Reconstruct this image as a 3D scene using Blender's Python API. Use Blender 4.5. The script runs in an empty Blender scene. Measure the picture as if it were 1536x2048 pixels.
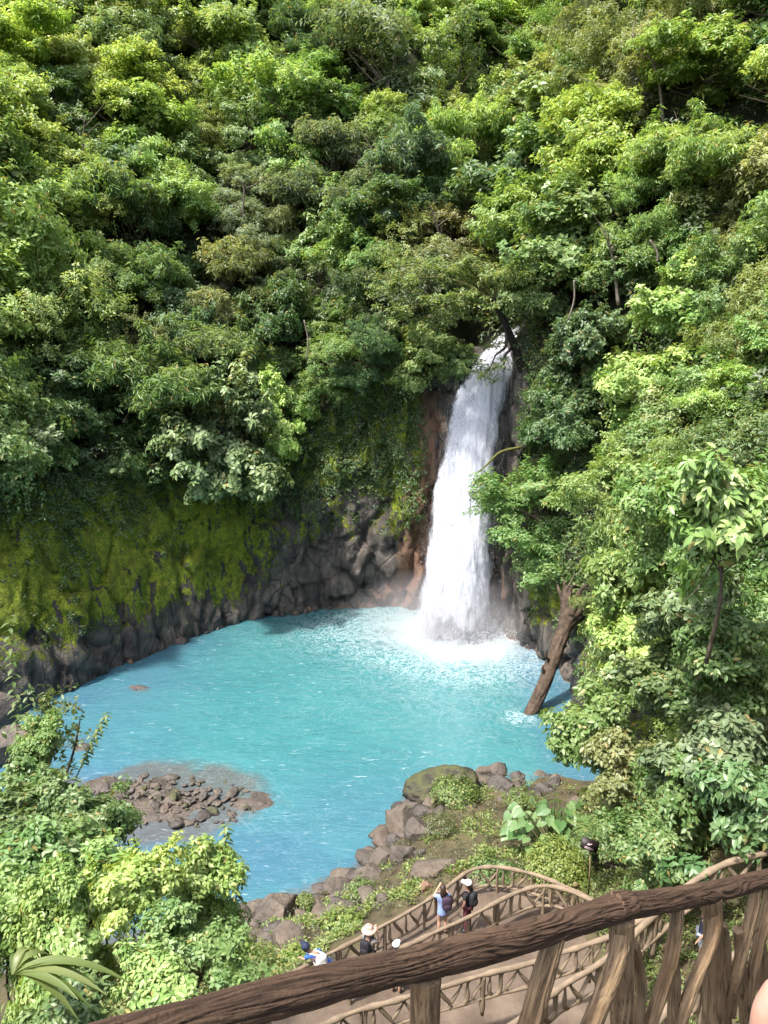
import bpy, math, random
import numpy as np
from mathutils import Vector, Matrix
from mathutils.bvhtree import BVHTree

# ------------------------------------------------------------------ camera, sky, sun, exposure
sc = bpy.context.scene
R = math.radians
F_PX, CAM_H, PITCH = 1538.0, 20.5, R(12)
cam_d = bpy.data.cameras.new('camera'); cam = bpy.data.objects.new('camera', cam_d)
sc.collection.objects.link(cam)
cam.location = (0, 0, CAM_H); cam.rotation_euler = (R(90) - PITCH, 0, 0)
cam_d.sensor_fit = 'VERTICAL'; cam_d.angle = 2 * math.atan(1024 / F_PX)
cam_d.clip_start = 0.05; cam_d.clip_end = 1000
sc.camera = cam

SUN_EL, SUN_AZ = R(62), R(-128)          # azimuth measured from +Y towards +X (negative: to the west)
w = bpy.data.worlds.new('World'); sc.world = w; w.use_nodes = True
nt = w.node_tree; nt.nodes.clear()
sky = nt.nodes.new('ShaderNodeTexSky'); sky.sky_type = 'NISHITA'; sky.sun_disc = False
sky.sun_elevation = SUN_EL; sky.sun_rotation = SUN_AZ; sky.air_density = 1.0; sky.dust_density = 3.5; sky.ozone_density = 1.0
bg = nt.nodes.new('ShaderNodeBackground'); bg.inputs[1].default_value = 0.15
wo = nt.nodes.new('ShaderNodeOutputWorld')
nt.links.new(sky.outputs[0], bg.inputs[0]); nt.links.new(bg.outputs[0], wo.inputs[0])
sl = bpy.data.lights.new('sun', 'SUN'); sl.energy = 2.9; sl.angle = R(3); sl.color = (1.0, 0.96, 0.90)
so = bpy.data.objects.new('sun', sl); sc.collection.objects.link(so)
sd = Vector((math.sin(SUN_AZ) * math.cos(SUN_EL), math.cos(SUN_AZ) * math.cos(SUN_EL), math.sin(SUN_EL)))
so.rotation_euler = sd.to_track_quat('Z', 'Y').to_euler(); so.location = sd * 200
sc.view_settings.view_transform = 'Standard'; sc.view_settings.look = 'None'
sc.view_settings.exposure = 1.6; sc.view_settings.gamma = 1.0
sc.cycles.use_denoising = True
sc.cycles.max_bounces = 6; sc.cycles.diffuse_bounces = 3; sc.cycles.glossy_bounces = 2
sc.cycles.transmission_bounces = 3; sc.cycles.transparent_max_bounces = 12; sc.cycles.volume_bounces = 0
sc.cycles.caustics_reflective = False; sc.cycles.caustics_refractive = False

# ------------------------------------------------------------------ helpers
rng = np.random.default_rng(7); random.seed(7)
CAM = np.array([0, 0, CAM_H])
def ray(px, py):
    x = (px - 768) / F_PX; y = -(py - 1024) / F_PX
    d = np.array([x, math.cos(PITCH) + math.sin(PITCH) * y, -math.sin(PITCH) + math.cos(PITCH) * y])
    return d
def atz(px, py, z=0.0):
    d = ray(px, py); return CAM + d * ((z - CAM_H) / d[2])
def aty(px, py, Y):
    d = ray(px, py); return CAM + d * (Y / d[1])
def project(p):
    v = np.asarray(p, float) - CAM
    f = v[..., 1] * math.cos(PITCH) - v[..., 2] * math.sin(PITCH)
    u = v[..., 1] * math.sin(PITCH) + v[..., 2] * math.cos(PITCH)
    return 768 + F_PX * v[..., 0] / f, 1024 - F_PX * u / f, f

def hash3(ix, iy, iz, k=0):
    h = (ix.astype(np.int64) * 374761393 + iy.astype(np.int64) * 668265263 + iz.astype(np.int64) * 2147483647 + k * 1274126177) & 0xFFFFFFFF
    h = ((h ^ (h >> 13)) * 1274126177) & 0xFFFFFFFF
    h = ((h ^ (h >> 16)) * 2246822519) & 0xFFFFFFFF
    return ((h ^ (h >> 15)) & 0xFFFFFF) / float(0xFFFFFF)
def vnoise(P, k=0):
    P = np.asarray(P, float); i = np.floor(P).astype(np.int64); f = P - i; f = f * f * (3 - 2 * f)
    r = 0
    for a in (0, 1):
        for b in (0, 1):
            for c in (0, 1):
                wgt = (f[..., 0] if a else 1 - f[..., 0]) * (f[..., 1] if b else 1 - f[..., 1]) * (f[..., 2] if c else 1 - f[..., 2])
                r = r + wgt * hash3(i[..., 0] + a, i[..., 1] + b, i[..., 2] + c, k)
    return r * 2 - 1
def fbm(P, o=4, k=0):
    r = 0; a = 1.0; P = np.asarray(P, float)
    for j in range(o):
        r = r + a * vnoise(P * (2 ** j) + 17.3 * j, k + j); a *= 0.5
    return r
def worley(P, k=0, tilt=False):
    """distance to nearest cell point, to second nearest, and random value of nearest cell"""
    P = np.asarray(P, float); i = np.floor(P).astype(np.int64)
    d1 = np.full(P.shape[:-1], 9.0); d2 = d1.copy(); idv = d1 * 0; til = d1 * 0
    for a in (-1, 0, 1):
        for b in (-1, 0, 1):
            for c in (-1, 0, 1):
                j = i + np.array([a, b, c])
                q = j + np.stack([hash3(j[..., 0], j[..., 1], j[..., 2], k + n) for n in (1, 2, 3)], -1)
                d = np.linalg.norm(P - q, axis=-1)
                m = d < d1
                d2 = np.where(m, d1, np.minimum(d2, d)); idv = np.where(m, hash3(j[..., 0], j[..., 1], j[..., 2], k + 9), idv)
                tv = np.stack([hash3(j[..., 0], j[..., 1], j[..., 2], k + 20 + n_) - .5 for n_ in (1, 2, 3)], -1)
                til = np.where(m, np.sum((P - q) * tv, -1), til)
                d1 = np.where(m, d, d1)
    return (d1, d2, idv, til) if tilt else (d1, d2, idv)
def sstep(a, b, x):
    t = np.clip((x - a) / (b - a), 0, 1); return t * t * (3 - 2 * t)

def mesh_np(name, V, faces, mat=None, smooth=False, attrs=None):
    """V (n,3); faces: (m,3) or (m,4) int array, or a list of both"""
    V = np.asarray(V, np.float32); fl = faces if isinstance(faces, list) else [faces]
    fl = [np.asarray(f, np.int32) for f in fl if len(f)]
    me = bpy.data.meshes.new(name)
    nl = sum(f.size for f in fl); nf = sum(len(f) for f in fl)
    me.vertices.add(len(V)); me.vertices.foreach_set('co', V.ravel())
    me.loops.add(nl); me.loops.foreach_set('vertex_index', np.concatenate([f.ravel() for f in fl]))
    me.polygons.add(nf)
    starts = []; s = 0
    for f in fl:
        starts.append(s + np.arange(len(f)) * f.shape[1]); s += f.size
    me.polygons.foreach_set('loop_start', np.concatenate(starts).astype(np.int32))
    if smooth: me.polygons.foreach_set('use_smooth', np.ones(nf, bool))
    for k, v in (attrs or {}).items():
        a = me.attributes.new(k, 'FLOAT', 'POINT'); a.data.foreach_set('value', np.asarray(v, np.float32))
    me.update(calc_edges=True)
    if mat: me.materials.append(mat)
    return me
def link(name, me, parent=None, loc=None):
    o = bpy.data.objects.new(name, me); sc.collection.objects.link(o)
    if parent: o.parent = parent
    if loc is not None: o.location = loc
    return o
def tag(o, label=None, cat=None, group=None, kind=None):
    if label: o['label'] = label
    if cat: o['category'] = cat
    if group: o['group'] = group
    if kind: o['kind'] = kind
    return o
def copy_tree(o, parent=None):
    c = o.copy(); sc.collection.objects.link(c); c.parent = parent
    for ch in o.children: copy_tree(ch, c)
    return c
def grid_faces(nu, nv, wrap=False):
    """vertex index = i*nv + j"""
    i = np.arange(nu - (0 if wrap else 1))[:, None]; j = np.arange(nv - 1)[None, :]
    a = i * nv + j; b = ((i + 1) % nu) * nv + j
    return np.stack([a, b, b + 1, a + 1], -1).reshape(-1, 4)
class MB:
    """collects pieces into one mesh"""
    def __init__(s): s.V = []; s.Q = []; s.T = []; s.n = 0; s.A = []
    def add(s, V, Q=None, T=None, a=None):
        V = np.asarray(V, float)
        if Q is not None and len(Q): s.Q.append(np.asarray(Q) + s.n)
        if T is not None and len(T): s.T.append(np.asarray(T) + s.n)
        s.V.append(V); s.n += len(V); s.A.append(np.zeros(len(V)) if a is None else a)
    def mesh(s, name, mat, smooth=False, attr=None):
        fl = []
        if s.Q: fl.append(np.concatenate(s.Q))
        if s.T: fl.append(np.concatenate(s.T))
        return mesh_np(name, np.concatenate(s.V), fl, mat, smooth, {attr: np.concatenate(s.A)} if attr else None)
def nrm(v): return v / np.maximum(np.linalg.norm(v, axis=-1, keepdims=True), 1e-9)
def smooth_path(P, n):
    """Catmull-Rom resample"""
    P = np.asarray(P, float)
    if len(P) == 2: return P[0] + (P[1] - P[0]) * np.linspace(0, 1, n)[:, None]
    Q = np.vstack([2 * P[0] - P[1], P, 2 * P[-1] - P[-2]])
    t = np.linspace(0, len(P) - 1 - 1e-6, n); k = t.astype(int); f = (t - k)[:, None]
    p0, p1, p2, p3 = Q[k], Q[k + 1], Q[k + 2], Q[k + 3]
    return 0.5 * (2 * p1 + (p2 - p0) * f + (2 * p0 - 5 * p1 + 4 * p2 - p3) * f ** 2 + (3 * p1 - p0 - 3 * p2 + p3) * f ** 3)
def tube(P, rad, ns=8, disp=None, cap=True):
    """swept tube; disp(angle grid, length grid) -> radius offset. returns V, Q, T"""
    P = np.asarray(P, float); n = len(P); rad = np.broadcast_to(np.asarray(rad, float), (n,))
    T = nrm(np.gradient(P, axis=0))
    up = np.array([0, 0, 1.0]) if abs(T[0, 2]) < 0.9 else np.array([1.0, 0, 0])
    N = [nrm(np.cross(T[0], up))]
    for i in range(1, n):
        v = N[-1] - T[i] * np.dot(N[-1], T[i]); N.append(nrm(v))
    N = np.array(N); B = np.cross(T, N)
    a = np.linspace(0, 2 * np.pi, ns, endpoint=False)
    L = np.concatenate([[0], np.cumsum(np.linalg.norm(np.diff(P, axis=0), axis=1))])
    r = rad[:, None] * np.ones(ns)
    if disp is not None: r = r + disp(np.broadcast_to(a, (n, ns)), np.broadcast_to(L[:, None], (n, ns)))
    V = P[:, None] + (N[:, None] * np.cos(a)[None, :, None] + B[:, None] * np.sin(a)[None, :, None]) * r[..., None]
    V = V.reshape(-1, 3)
    i = np.arange(n - 1)[:, None]; j = np.arange(ns)[None]
    q = np.stack([i * ns + j, i * ns + (j + 1) % ns, (i + 1) * ns + (j + 1) % ns, (i + 1) * ns + j], -1).reshape(-1, 4)
    t = None
    if cap:
        V = np.vstack([V, P[0], P[-1]]); c0, c1 = n * ns, n * ns + 1; jj = np.arange(ns)
        t = np.vstack([np.stack([np.full(ns, c0), (jj + 1) % ns, jj], -1), np.stack([np.full(ns, c1), (n - 1) * ns + jj, (n - 1) * ns + (jj + 1) % ns], -1)])
    return V, q, t
def tube_mesh(name, P, rad, mat, ns=8, disp=None, smooth=True):
    V, q, t = tube(P, rad, ns, disp); return mesh_np(name, V, [q, t], mat, smooth)

# ------------------------------------------------------------------ materials
def new_mat(name):
    m = bpy.data.materials.new(name); m.use_nodes = True; t = m.node_tree; t.nodes.clear()
    out = t.nodes.new('ShaderNodeOutputMaterial'); return m, t, out
class NT:
    def __init__(s, t): s.t = t
    def n(s, typ, **kw):
        o = s.t.nodes.new(typ)
        for k, v in kw.items():
            if k.startswith('i_'):
                key = k[2:]; key = int(key) if key.isdigit() else key.replace('_', ' ')
                if isinstance(v, bpy.types.NodeSocket): s.t.links.new(v, o.inputs[key])
                else: o.inputs[key].default_value = v
            else: setattr(o, k, v)
        return o
    def link(s, a, b): s.t.links.new(a, b)
    def noise(s, scale, vec=None, detail=4, rough=0.55, dist=0.0):
        o = s.n('ShaderNodeTexNoise', i_Scale=scale, i_Detail=detail, i_Roughness=rough, i_Distortion=dist)
        if vec is not None: s.link(vec, o.inputs['Vector'])
        return o.outputs[0]
    def ramp(s, fac, stops, interp='LINEAR'):
        o = s.n('ShaderNodeValToRGB'); o.color_ramp.interpolation = interp
        e = o.color_ramp.elements
        while len(e) < len(stops): e.new(0.5)
        for k, (p, c) in enumerate(stops):
            e[k].position = p; e[k].color = (c, c, c, 1) if not isinstance(c, tuple) else (*c[:3], 1)
        s.link(fac, o.inputs[0]); return o.outputs[0]
    def mix(s, fac, a, b, mode='MIX'):
        o = s.n('ShaderNodeMix', data_type='RGBA', blend_type=mode)
        for idx, v in ((0, fac), (6, a), (7, b)):
            if isinstance(v, bpy.types.NodeSocket): s.link(v, o.inputs[idx])
            elif idx == 0: o.inputs[0].default_value = v
            else: o.inputs[idx].default_value = (*v[:3], 1)
        return o.outputs[2]
    def math(s, op, a, b=0.0, c=None):
        o = s.n('ShaderNodeMath', operation=op)
        for k, v in enumerate((a, b) if c is None else (a, b, c)):
            if isinstance(v, bpy.types.NodeSocket): s.link(v, o.inputs[k])
            else: o.inputs[k].default_value = v
        return o.outputs[0]
    def attr(s, name): return s.n('ShaderNodeAttribute', attribute_name=name).outputs['Fac']
    def pos(s): return s.n('ShaderNodeNewGeometry').outputs['Position']
    def obj(s): return s.n('ShaderNodeTexCoord').outputs['Object']
    def scale(s, v, sc_): 
        o = s.n('ShaderNodeMapping'); s.link(v, o.inputs[0]); o.inputs['Scale'].default_value = sc_; return o.outputs[0]
    def bump(s, h, strength=0.5, dist=0.05, normal=None):
        o = s.n('ShaderNodeBump', i_Strength=strength, i_Distance=dist); s.link(h, o.inputs['Height'])
        if normal is not None: s.link(normal, o.inputs['Normal'])
        return o.outputs[0]
    def bsdf(s, col, rough=0.8, normal=None, spec=0.5, **kw):
        o = s.n('ShaderNodeBsdfPrincipled')
        for key, v in (('Base Color', col), ('Roughness', rough), ('Specular IOR Level', spec)):
            if isinstance(v, bpy.types.NodeSocket): s.link(v, o.inputs[key])
            else: o.inputs[key].default_value = (*v[:3], 1) if key == 'Base Color' else v
        if normal is not None: s.link(normal, o.inputs['Normal'])
        return o.outputs[0]

def leaf_material(name, rough=0.42, trans=0.42, fixed=None, old=(0.30, 0.20, 0.05)):
    m, t, out = new_mat(name); N = NT(t)
    tint = N.attr('tint')
    base = N.n('ShaderNodeObjectInfo').outputs['Color'] if fixed is None else N.n('ShaderNodeRGB').outputs[0]
    if fixed is not None: base.node.outputs[0].default_value = (*fixed, 1)
    hsv = N.n('ShaderNodeHueSaturation'); N.link(base, hsv.inputs['Color'])
    N.link(N.math('MULTIPLY_ADD', tint, -0.055, 0.517), hsv.inputs['Hue'])
    N.link(N.math('MULTIPLY_ADD', tint, 0.75, 0.65), hsv.inputs['Value'])
    N.link(N.math('MULTIPLY_ADD', tint, -0.20, 0.93), hsv.inputs['Saturation'])
    col = N.mix(N.ramp(tint, [(0.965, 0.0), (0.985, 0.75)]), hsv.outputs[0], old)
    p = N.bsdf(col, rough, spec=0.5)
    tr = N.n('ShaderNodeBsdfTranslucent')
    N.link(N.mix(1.0, col, (1.25, 1.15, 0.55), 'MULTIPLY'), tr.inputs[0])
    mx = N.n('ShaderNodeMixShader', i_Fac=trans); N.link(p, mx.inputs[1]); N.link(tr.outputs[0], mx.inputs[2])
    N.link(mx.outputs[0], out.inputs[0]); return m
LEAF = leaf_material('leaf')
LEAF_WAXY = leaf_material('leaf_waxy', 0.40, 0.32)

def bark_material(name, a, b, moss=0.0, scale=6.0):
    m, t, out = new_mat(name); N = NT(t); v = N.obj()
    n1 = N.noise(scale, v, 6, 0.65); n2 = N.noise(1.2, v, 3)
    col = N.mix(N.ramp(n1, [(0.3, 0.0), (0.7, 1.0)]), a, b)
    if moss: col = N.mix(N.ramp(n2, [(0.55 - moss * 0.4, 0.0), (0.75 - moss * 0.3, 0.85)]), col, (0.09, 0.10, 0.02))
    N.link(N.bsdf(col, 0.85, N.bump(n1, 0.8, 0.04), 0.3), out.inputs[0]); return m
BARK = bark_material('bark', (0.035, 0.026, 0.018), (0.11, 0.085, 0.06))
BARK_MOSSY = bark_material('bark_mossy', (0.05, 0.035, 0.02), (0.13, 0.09, 0.045), 0.9)
BARK_PALE = bark_material('bark_pale', (0.09, 0.07, 0.055), (0.22, 0.18, 0.14))
BARK_DARK = bark_material('bark_dark', (0.010, 0.008, 0.006), (0.030, 0.024, 0.018))
DEADWOOD = bark_material('deadwood', (0.024, 0.017, 0.012), (0.105, 0.072, 0.048), 0.0, 3.0)

def rock_material(name, a, b, wet=0.0, moss=0.0, rust=0.0):
    m, t, out = new_mat(name); N = NT(t); v = N.pos()
    n1 = N.noise(1.3, v, 7, 0.65); n2 = N.noise(7.0, v, 5, 0.7); n3 = N.noise(0.55, v, 3)
    col = N.mix(N.ramp(n1, [(0.3, 0.0), (0.7, 1.0)]), a, b)
    col = N.mix(N.ramp(n2, [(0.62, 0.0), (0.75, 0.5)]), col, (b[0] * 1.9, b[1] * 1.8, b[2] * 1.7))
    if rust: col = N.mix(N.ramp(n3, [(0.45, 0.0), (0.62, rust)]), col, (0.20, 0.11, 0.065))
    if moss:
        up = N.n('ShaderNodeSeparateXYZ'); N.link(N.n('ShaderNodeNewGeometry').outputs['Normal'], up.inputs[0])
        f = N.math('MULTIPLY', N.ramp(up.outputs[2], [(0.2, 0.0), (0.75, 1.0)]), N.ramp(n1, [(0.4, 0.0), (0.55, moss)]))
        col = N.mix(f, col, (0.075, 0.09, 0.016))
    h = N.math('ADD', n1, N.math('MULTIPLY', n2, 0.35))
    N.link(N.bsdf(col, 0.75 - 0.45 * wet, N.bump(h, 0.9, 0.22), 0.5), out.inputs[0]); return m
ROCK = rock_material('rock', (0.045, 0.036, 0.028), (0.13, 0.105, 0.082), 0.2)
ROCK_WARM = rock_material('rock_warm', (0.050, 0.041, 0.031), (0.150, 0.122, 0.092), 0.1, 0.0, 0.12)
ROCK_MOSSY = rock_material('rock_mossy', (0.016, 0.013, 0.009), (0.065, 0.053, 0.036), 0.2, 0.6)
ROCK_WET = rock_material('rock_wet', (0.03, 0.024, 0.02), (0.10, 0.082, 0.07), 0.7)
ROCK_RUST = rock_material('rock_rust', (0.09, 0.055, 0.038), (0.24, 0.15, 0.095), 0.4, 0.0, 0.4)

def cliff_material():
    m, t, out = new_mat('cliff'); N = NT(t); v = N.pos()
    vs = N.scale(v, (1, 1, 0.28))
    n1 = N.noise(0.55, v, 8, 0.62); n2 = N.noise(2.6, v, 6, 0.7); st = N.noise(1.1, vs, 6, 0.65, 0.4); fine = N.noise(11, v, 4, 0.7)
    rock = N.mix(N.ramp(n1, [(0.32, 0.0), (0.68, 1.0)]), (0.062, 0.053, 0.043), (0.25, 0.212, 0.170))
    rock = N.mix(N.ramp(st, [(0.42, 0.75), (0.60, 0.0)]), rock, (0.018, 0.016, 0.015))
    rock = N.mix(N.ramp(n2, [(0.60, 0.0), (0.74, 0.5)]), rock, (0.20, 0.17, 0.145))
    vo = N.n('ShaderNodeTexVoronoi', feature='DISTANCE_TO_EDGE', i_Scale=0.36)
    wv = N.n('ShaderNodeVectorMath', operation='MULTIPLY_ADD'); N.link(N.n('ShaderNodeTexNoise', i_Scale=1.4, i_Detail=4.0).outputs['Color'], wv.inputs[0]); wv.inputs[1].default_value = (.5, .5, .5); N.link(N.scale(v, (1, 1, .6)), wv.inputs[2]); N.link(wv.outputs[0], vo.inputs['Vector'])
    crack = N.ramp(vo.outputs['Distance'], [(0.0, 0.25), (0.022, 1.0)])
    rock = N.mix(crack, (0.014, 0.012, 0.010), rock)
    sf = N.math('ADD', N.attr('stain'), N.math('MULTIPLY_ADD', st, 1.6, -0.8))
    rust = N.mix(n2, (0.21, 0.11, 0.06), (0.12, 0.06, 0.03))
    rust = N.mix(N.ramp(fine, [(0.5, 0.0), (0.75, 0.6)]), rust, (0.34, 0.22, 0.15))
    rock = N.mix(N.ramp(N.math('ADD', sf, N.math('MULTIPLY_ADD', n2, .7, -.35)), [(0.5, 0.0), (0.8, 0.9)]), rock, rust)
    # moss: a yellow green mat, with darker herb patches
    mf = N.math('ADD', N.attr('moss'), N.math('MULTIPLY_ADD', n1, 1.1, -0.55))
    mf = N.math('ADD', mf, N.math('MULTIPLY_ADD', n2, 0.9, -0.45)); mf = N.math('ADD', mf, N.math('MULTIPLY_ADD', fine, 0.6, -0.3))
    mossc = N.mix(N.ramp(n2, [(0.35, 0.0), (0.65, 1.0)]), (0.165, 0.245, 0.013), (0.41, 0.48, 0.032))
    mossc = N.mix(N.ramp(st, [(0.50, 0.0), (0.66, 0.8)]), mossc, (0.15, 0.14, 0.018))
    mf = N.math('SUBTRACT', mf, N.ramp(st, [(0.40, 0.55), (0.47, 0.0)])); mm = N.ramp(mf, [(0.40, 0.0), (0.50, 1.0)])
    mossc = N.mix(N.ramp(fine, [(0.34, 0.85), (0.52, 0.0)]), mossc, (0.045, 0.06, 0.006)); col = N.mix(mm, rock, mossc)
    soil = N.mix(n2, (0.012, 0.016, 0.006), (0.03, 0.035, 0.012))
    col = N.mix(N.attr('soil'), col, soil)
    h = N.math('ADD', N.math('MULTIPLY_ADD', crack, .25, N.math('MULTIPLY', n2, 0.6)), N.math('MULTIPLY', fine, N.math('MULTIPLY_ADD', mm, 0.8, 0.35)))
    rg = N.math('MULTIPLY_ADD', mm, 0.5, 0.42)
    N.link(N.bsdf(col, rg, N.bump(h, 1.0, 0.35), 0.4), out.inputs[0]); return m
CLIFF = cliff_material()

def ground_material():
    m, t, out = new_mat('bank_ground'); N = NT(t); v = N.pos()
    n1 = N.noise(0.7, v, 6, 0.6); n2 = N.noise(6, v, 5, 0.7)
    col = N.mix(N.ramp(n1, [(0.35, 0.0), (0.65, 1.0)]), (0.055, 0.04, 0.026), (0.10, 0.085, 0.04))
    col = N.mix(N.ramp(n2, [(0.55, 0.0), (0.7, 0.8)]), col, (0.06, 0.075, 0.02))
    N.link(N.bsdf(col, 0.9, N.bump(n2, 0.8, 0.08), 0.3), out.inputs[0]); return m
GROUND = ground_material()
def path_material():
    m, t, out = new_mat('path_earth'); N = NT(t); v = N.pos()
    n1 = N.noise(0.9, v, 6, 0.6); n2 = N.noise(9, v, 5, 0.7); n3 = N.noise(40, v, 3, 0.7)
    col = N.mix(N.ramp(n1, [(0.35, 0.0), (0.65, 1.0)]), (0.080, 0.059, 0.044), (0.160, 0.124, 0.092))
    col = N.mix(N.ramp(n2, [(0.6, 0.0), (0.72, 0.7)]), col, (0.17, 0.14, 0.105))
    col = N.mix(N.ramp(n3, [(0.35, 0.6), (0.5, 0.0)]), col, (0.07, 0.045, 0.03))
    N.link(N.bsdf(col, 0.95, N.bump(n2, 0.6, 0.04), 0.2), out.inputs[0]); return m
PATH = path_material()

def plain(name, col, rough=0.8, var=0.25, scale=12.0, spec=0.4):
    m, t, out = new_mat(name); N = NT(t); n1 = N.noise(scale, N.obj(), 4, 0.6)
    c = N.mix(n1, tuple(x * (1 - var) for x in col), tuple(min(1, x * (1 + var)) for x in col))
    N.link(N.bsdf(c, rough, N.bump(n1, 0.25, 0.01), spec), out.inputs[0]); return m

def water_material():
    m, t, out = new_mat('turquoise_water'); N = NT(t); v = N.pos()
    foam = N.attr('foam'); sh = N.attr('shallow'); edge = N.attr('blue')
    big = N.noise(0.16, v, 4, 0.5); r1 = N.noise(0.8, N.scale(v, (0.8, 1.7, 1)), 4, 0.55, 0.9); r2 = N.noise(2.6, N.scale(v, (0.7, 1.8, 1)), 4, 0.6, 0.9)
    f1 = N.noise(0.5, v, 6, 0.62, 2.2); f2 = N.noise(1.5, v, 6, 0.66, 1.6)
    col = N.mix(edge, (0.036, 0.145, 0.156), (0.046, 0.114, 0.170))
    col = N.mix(N.ramp(big, [(0.4, 0.0), (0.65, 0.45)]), col, (0.050, 0.178, 0.182))
    col = N.mix(N.ramp(N.math('ADD', sh, N.math('MULTIPLY_ADD', f1, 1.0, -0.5)), [(0.30, 0.0), (0.9, 0.75)]), col, (0.085, 0.072, 0.062))
    # lacy foam: thin curling filaments where two noise sheets cross, thicker near the plunge
    lace = N.math('ABSOLUTE', N.math('SUBTRACT', f1, 0.5))
    lace2 = N.math('ABSOLUTE', N.math('SUBTRACT', f2, 0.5))
    th = N.math('MULTIPLY_ADD', foam, 0.09, 0.006)
    l1 = N.math('LESS_THAN', lace, 1.0)
    l1 = N.math('SUBTRACT', 1.0, N.math('DIVIDE', lace, th)); l1 = N.n('ShaderNodeClamp', i_0=l1).outputs[0]
    th2 = N.math('MULTIPLY_ADD', foam, 0.10, 0.006)
    l2 = N.math('SUBTRACT', 1.0, N.math('DIVIDE', lace2, th2)); l2 = N.n('ShaderNodeClamp', i_0=l2).outputs[0]
    full = N.ramp(N.math('ADD', foam, N.math('MULTIPLY_ADD', f2, 0.7, -0.35)), [(0.50, 0.0), (1.05, 1.0)])
    fl = N.math('MULTIPLY', N.math('MAXIMUM', N.math('MULTIPLY', l1, 0.38), N.math('MULTIPLY', N.math('MULTIPLY', l2, N.ramp(foam, [(0.06, 0.12), (0.3, 1.0)])), 0.7)), N.ramp(foam, [(0.0, 0.0), (0.05, 0.22), (0.35, 1.0)]))
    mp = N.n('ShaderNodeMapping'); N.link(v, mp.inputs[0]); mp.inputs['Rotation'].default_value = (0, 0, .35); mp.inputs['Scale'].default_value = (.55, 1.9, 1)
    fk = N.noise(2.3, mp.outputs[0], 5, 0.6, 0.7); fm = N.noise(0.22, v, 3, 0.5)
    glint_fleck = N.math('MULTIPLY', N.ramp(fk, [(0.61, 0.0), (0.74, 0.6)]), N.ramp(fm, [(0.35, 0.25), (0.6, 1.0)]))  # short pale streaks: sky glints on ripples and foam flecks, painted into the colour
    ff = N.math('MAXIMUM', N.math('MAXIMUM', fl, full), glint_fleck)
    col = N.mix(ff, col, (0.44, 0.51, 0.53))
    h = N.math('ADD', N.math('MULTIPLY', r1, 1.0), N.math('MULTIPLY', r2, 0.42))
    rg = N.math('MULTIPLY_ADD', ff, 0.5, 0.12)
    N.link(N.bsdf(col, rg, N.bump(h, 0.55, 0.16), 0.5), out.inputs[0]); return m
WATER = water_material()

def fall_material(name, lo, hi, sx=1.0):
    m, t, out = new_mat(name); N = NT(t); v = N.pos()
    a = N.noise(2.2 * sx, N.scale(v, (1, 1, 0.16)), 8, 0.72, 0.6); b = N.noise(7.0, N.scale(v, (1, 1, 0.30)), 6, 0.75); c = N.noise(22, N.scale(v, (1, 1, 0.6)), 3, 0.7)
    s = N.math('ADD', N.math('MULTIPLY', a, 0.6), N.math('MULTIPLY_ADD', b, 0.35, N.math('MULTIPLY', c, 0.22)))
    s = N.math('ADD', s, N.math('MULTIPLY_ADD', N.attr('body'), 0.5, -0.25))
    al = N.ramp(s, [(lo, 0.0), (hi, 1.0)])
    al = N.math('MULTIPLY', al, N.ramp(N.attr('body'), [(0.0, 0.0), (0.12, 1.0)]))
    col = N.mix(N.ramp(N.math('ADD', N.math('MULTIPLY', b, .5), N.math('MULTIPLY', c, .5)), [(.38, 0.0), (.62, 1.0)]), (0.38, 0.40, 0.46), (0.66, 0.67, 0.71))
    p = N.bsdf(col, 0.7, N.bump(s, 0.35, 0.12), 0.2)
    tl = N.n('ShaderNodeBsdfTranslucent', i_Color=(0.7, 0.72, 0.78, 1)); mx = N.n('ShaderNodeMixShader', i_Fac=0.3)
    N.link(p, mx.inputs[1]); N.link(tl.outputs[0], mx.inputs[2])
    tp = N.n('ShaderNodeBsdfTransparent'); mx2 = N.n('ShaderNodeMixShader'); N.link(al, mx2.inputs[0])
    N.link(tp.outputs[0], mx2.inputs[1]); N.link(mx.outputs[0], mx2.inputs[2]); N.link(mx2.outputs[0], out.inputs[0]); return m
FALL_BACK = fall_material('falling_water_back', 0.30, 0.46)
FALL_FRONT = fall_material('falling_water_front', 0.46, 0.74, 1.3)
DROP = plain('white_spray', (0.86, 0.88, 0.92), 0.4, 0.05)

def log_material(name, a, b, c):
    """cast and painted bark of the rustic railing"""
    m, t, out = new_mat(name); N = NT(t); v = N.obj(); g = N.attr('groove')
    n1 = N.noise(18, v, 6, 0.7); n2 = N.noise(3.0, v, 4, 0.6); n3 = N.noise(70, v, 4, 0.7)
    col = N.mix(N.ramp(g, [(0.15, 0.0), (0.75, 1.0)]), a, b)
    col = N.mix(N.ramp(n2, [(0.42, 0.0), (0.68, 0.75)]), col, c)
    col = N.mix(N.ramp(n1, [(0.58, 0.0), (0.78, 0.5)]), col, tuple(x * 1.6 for x in c))
    N.link(N.bsdf(col, 0.85, N.bump(N.math('ADD', n1, N.math('MULTIPLY', n3, 0.5)), 0.7, 0.010), 0.22), out.inputs[0]); return m
LOG_DARK = log_material('log_dark', (0.010, 0.006, 0.004), (0.085, 0.052, 0.032), (0.052, 0.032, 0.020))
LOG_POST = log_material('log_post', (0.025, 0.014, 0.008), (0.24, 0.165, 0.092), (0.14, 0.085, 0.043))
LOG_PALE = log_material('log_pale', (0.17, 0.13, 0.09), (0.33, 0.265, 0.19), (0.26, 0.195, 0.13))

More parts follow.
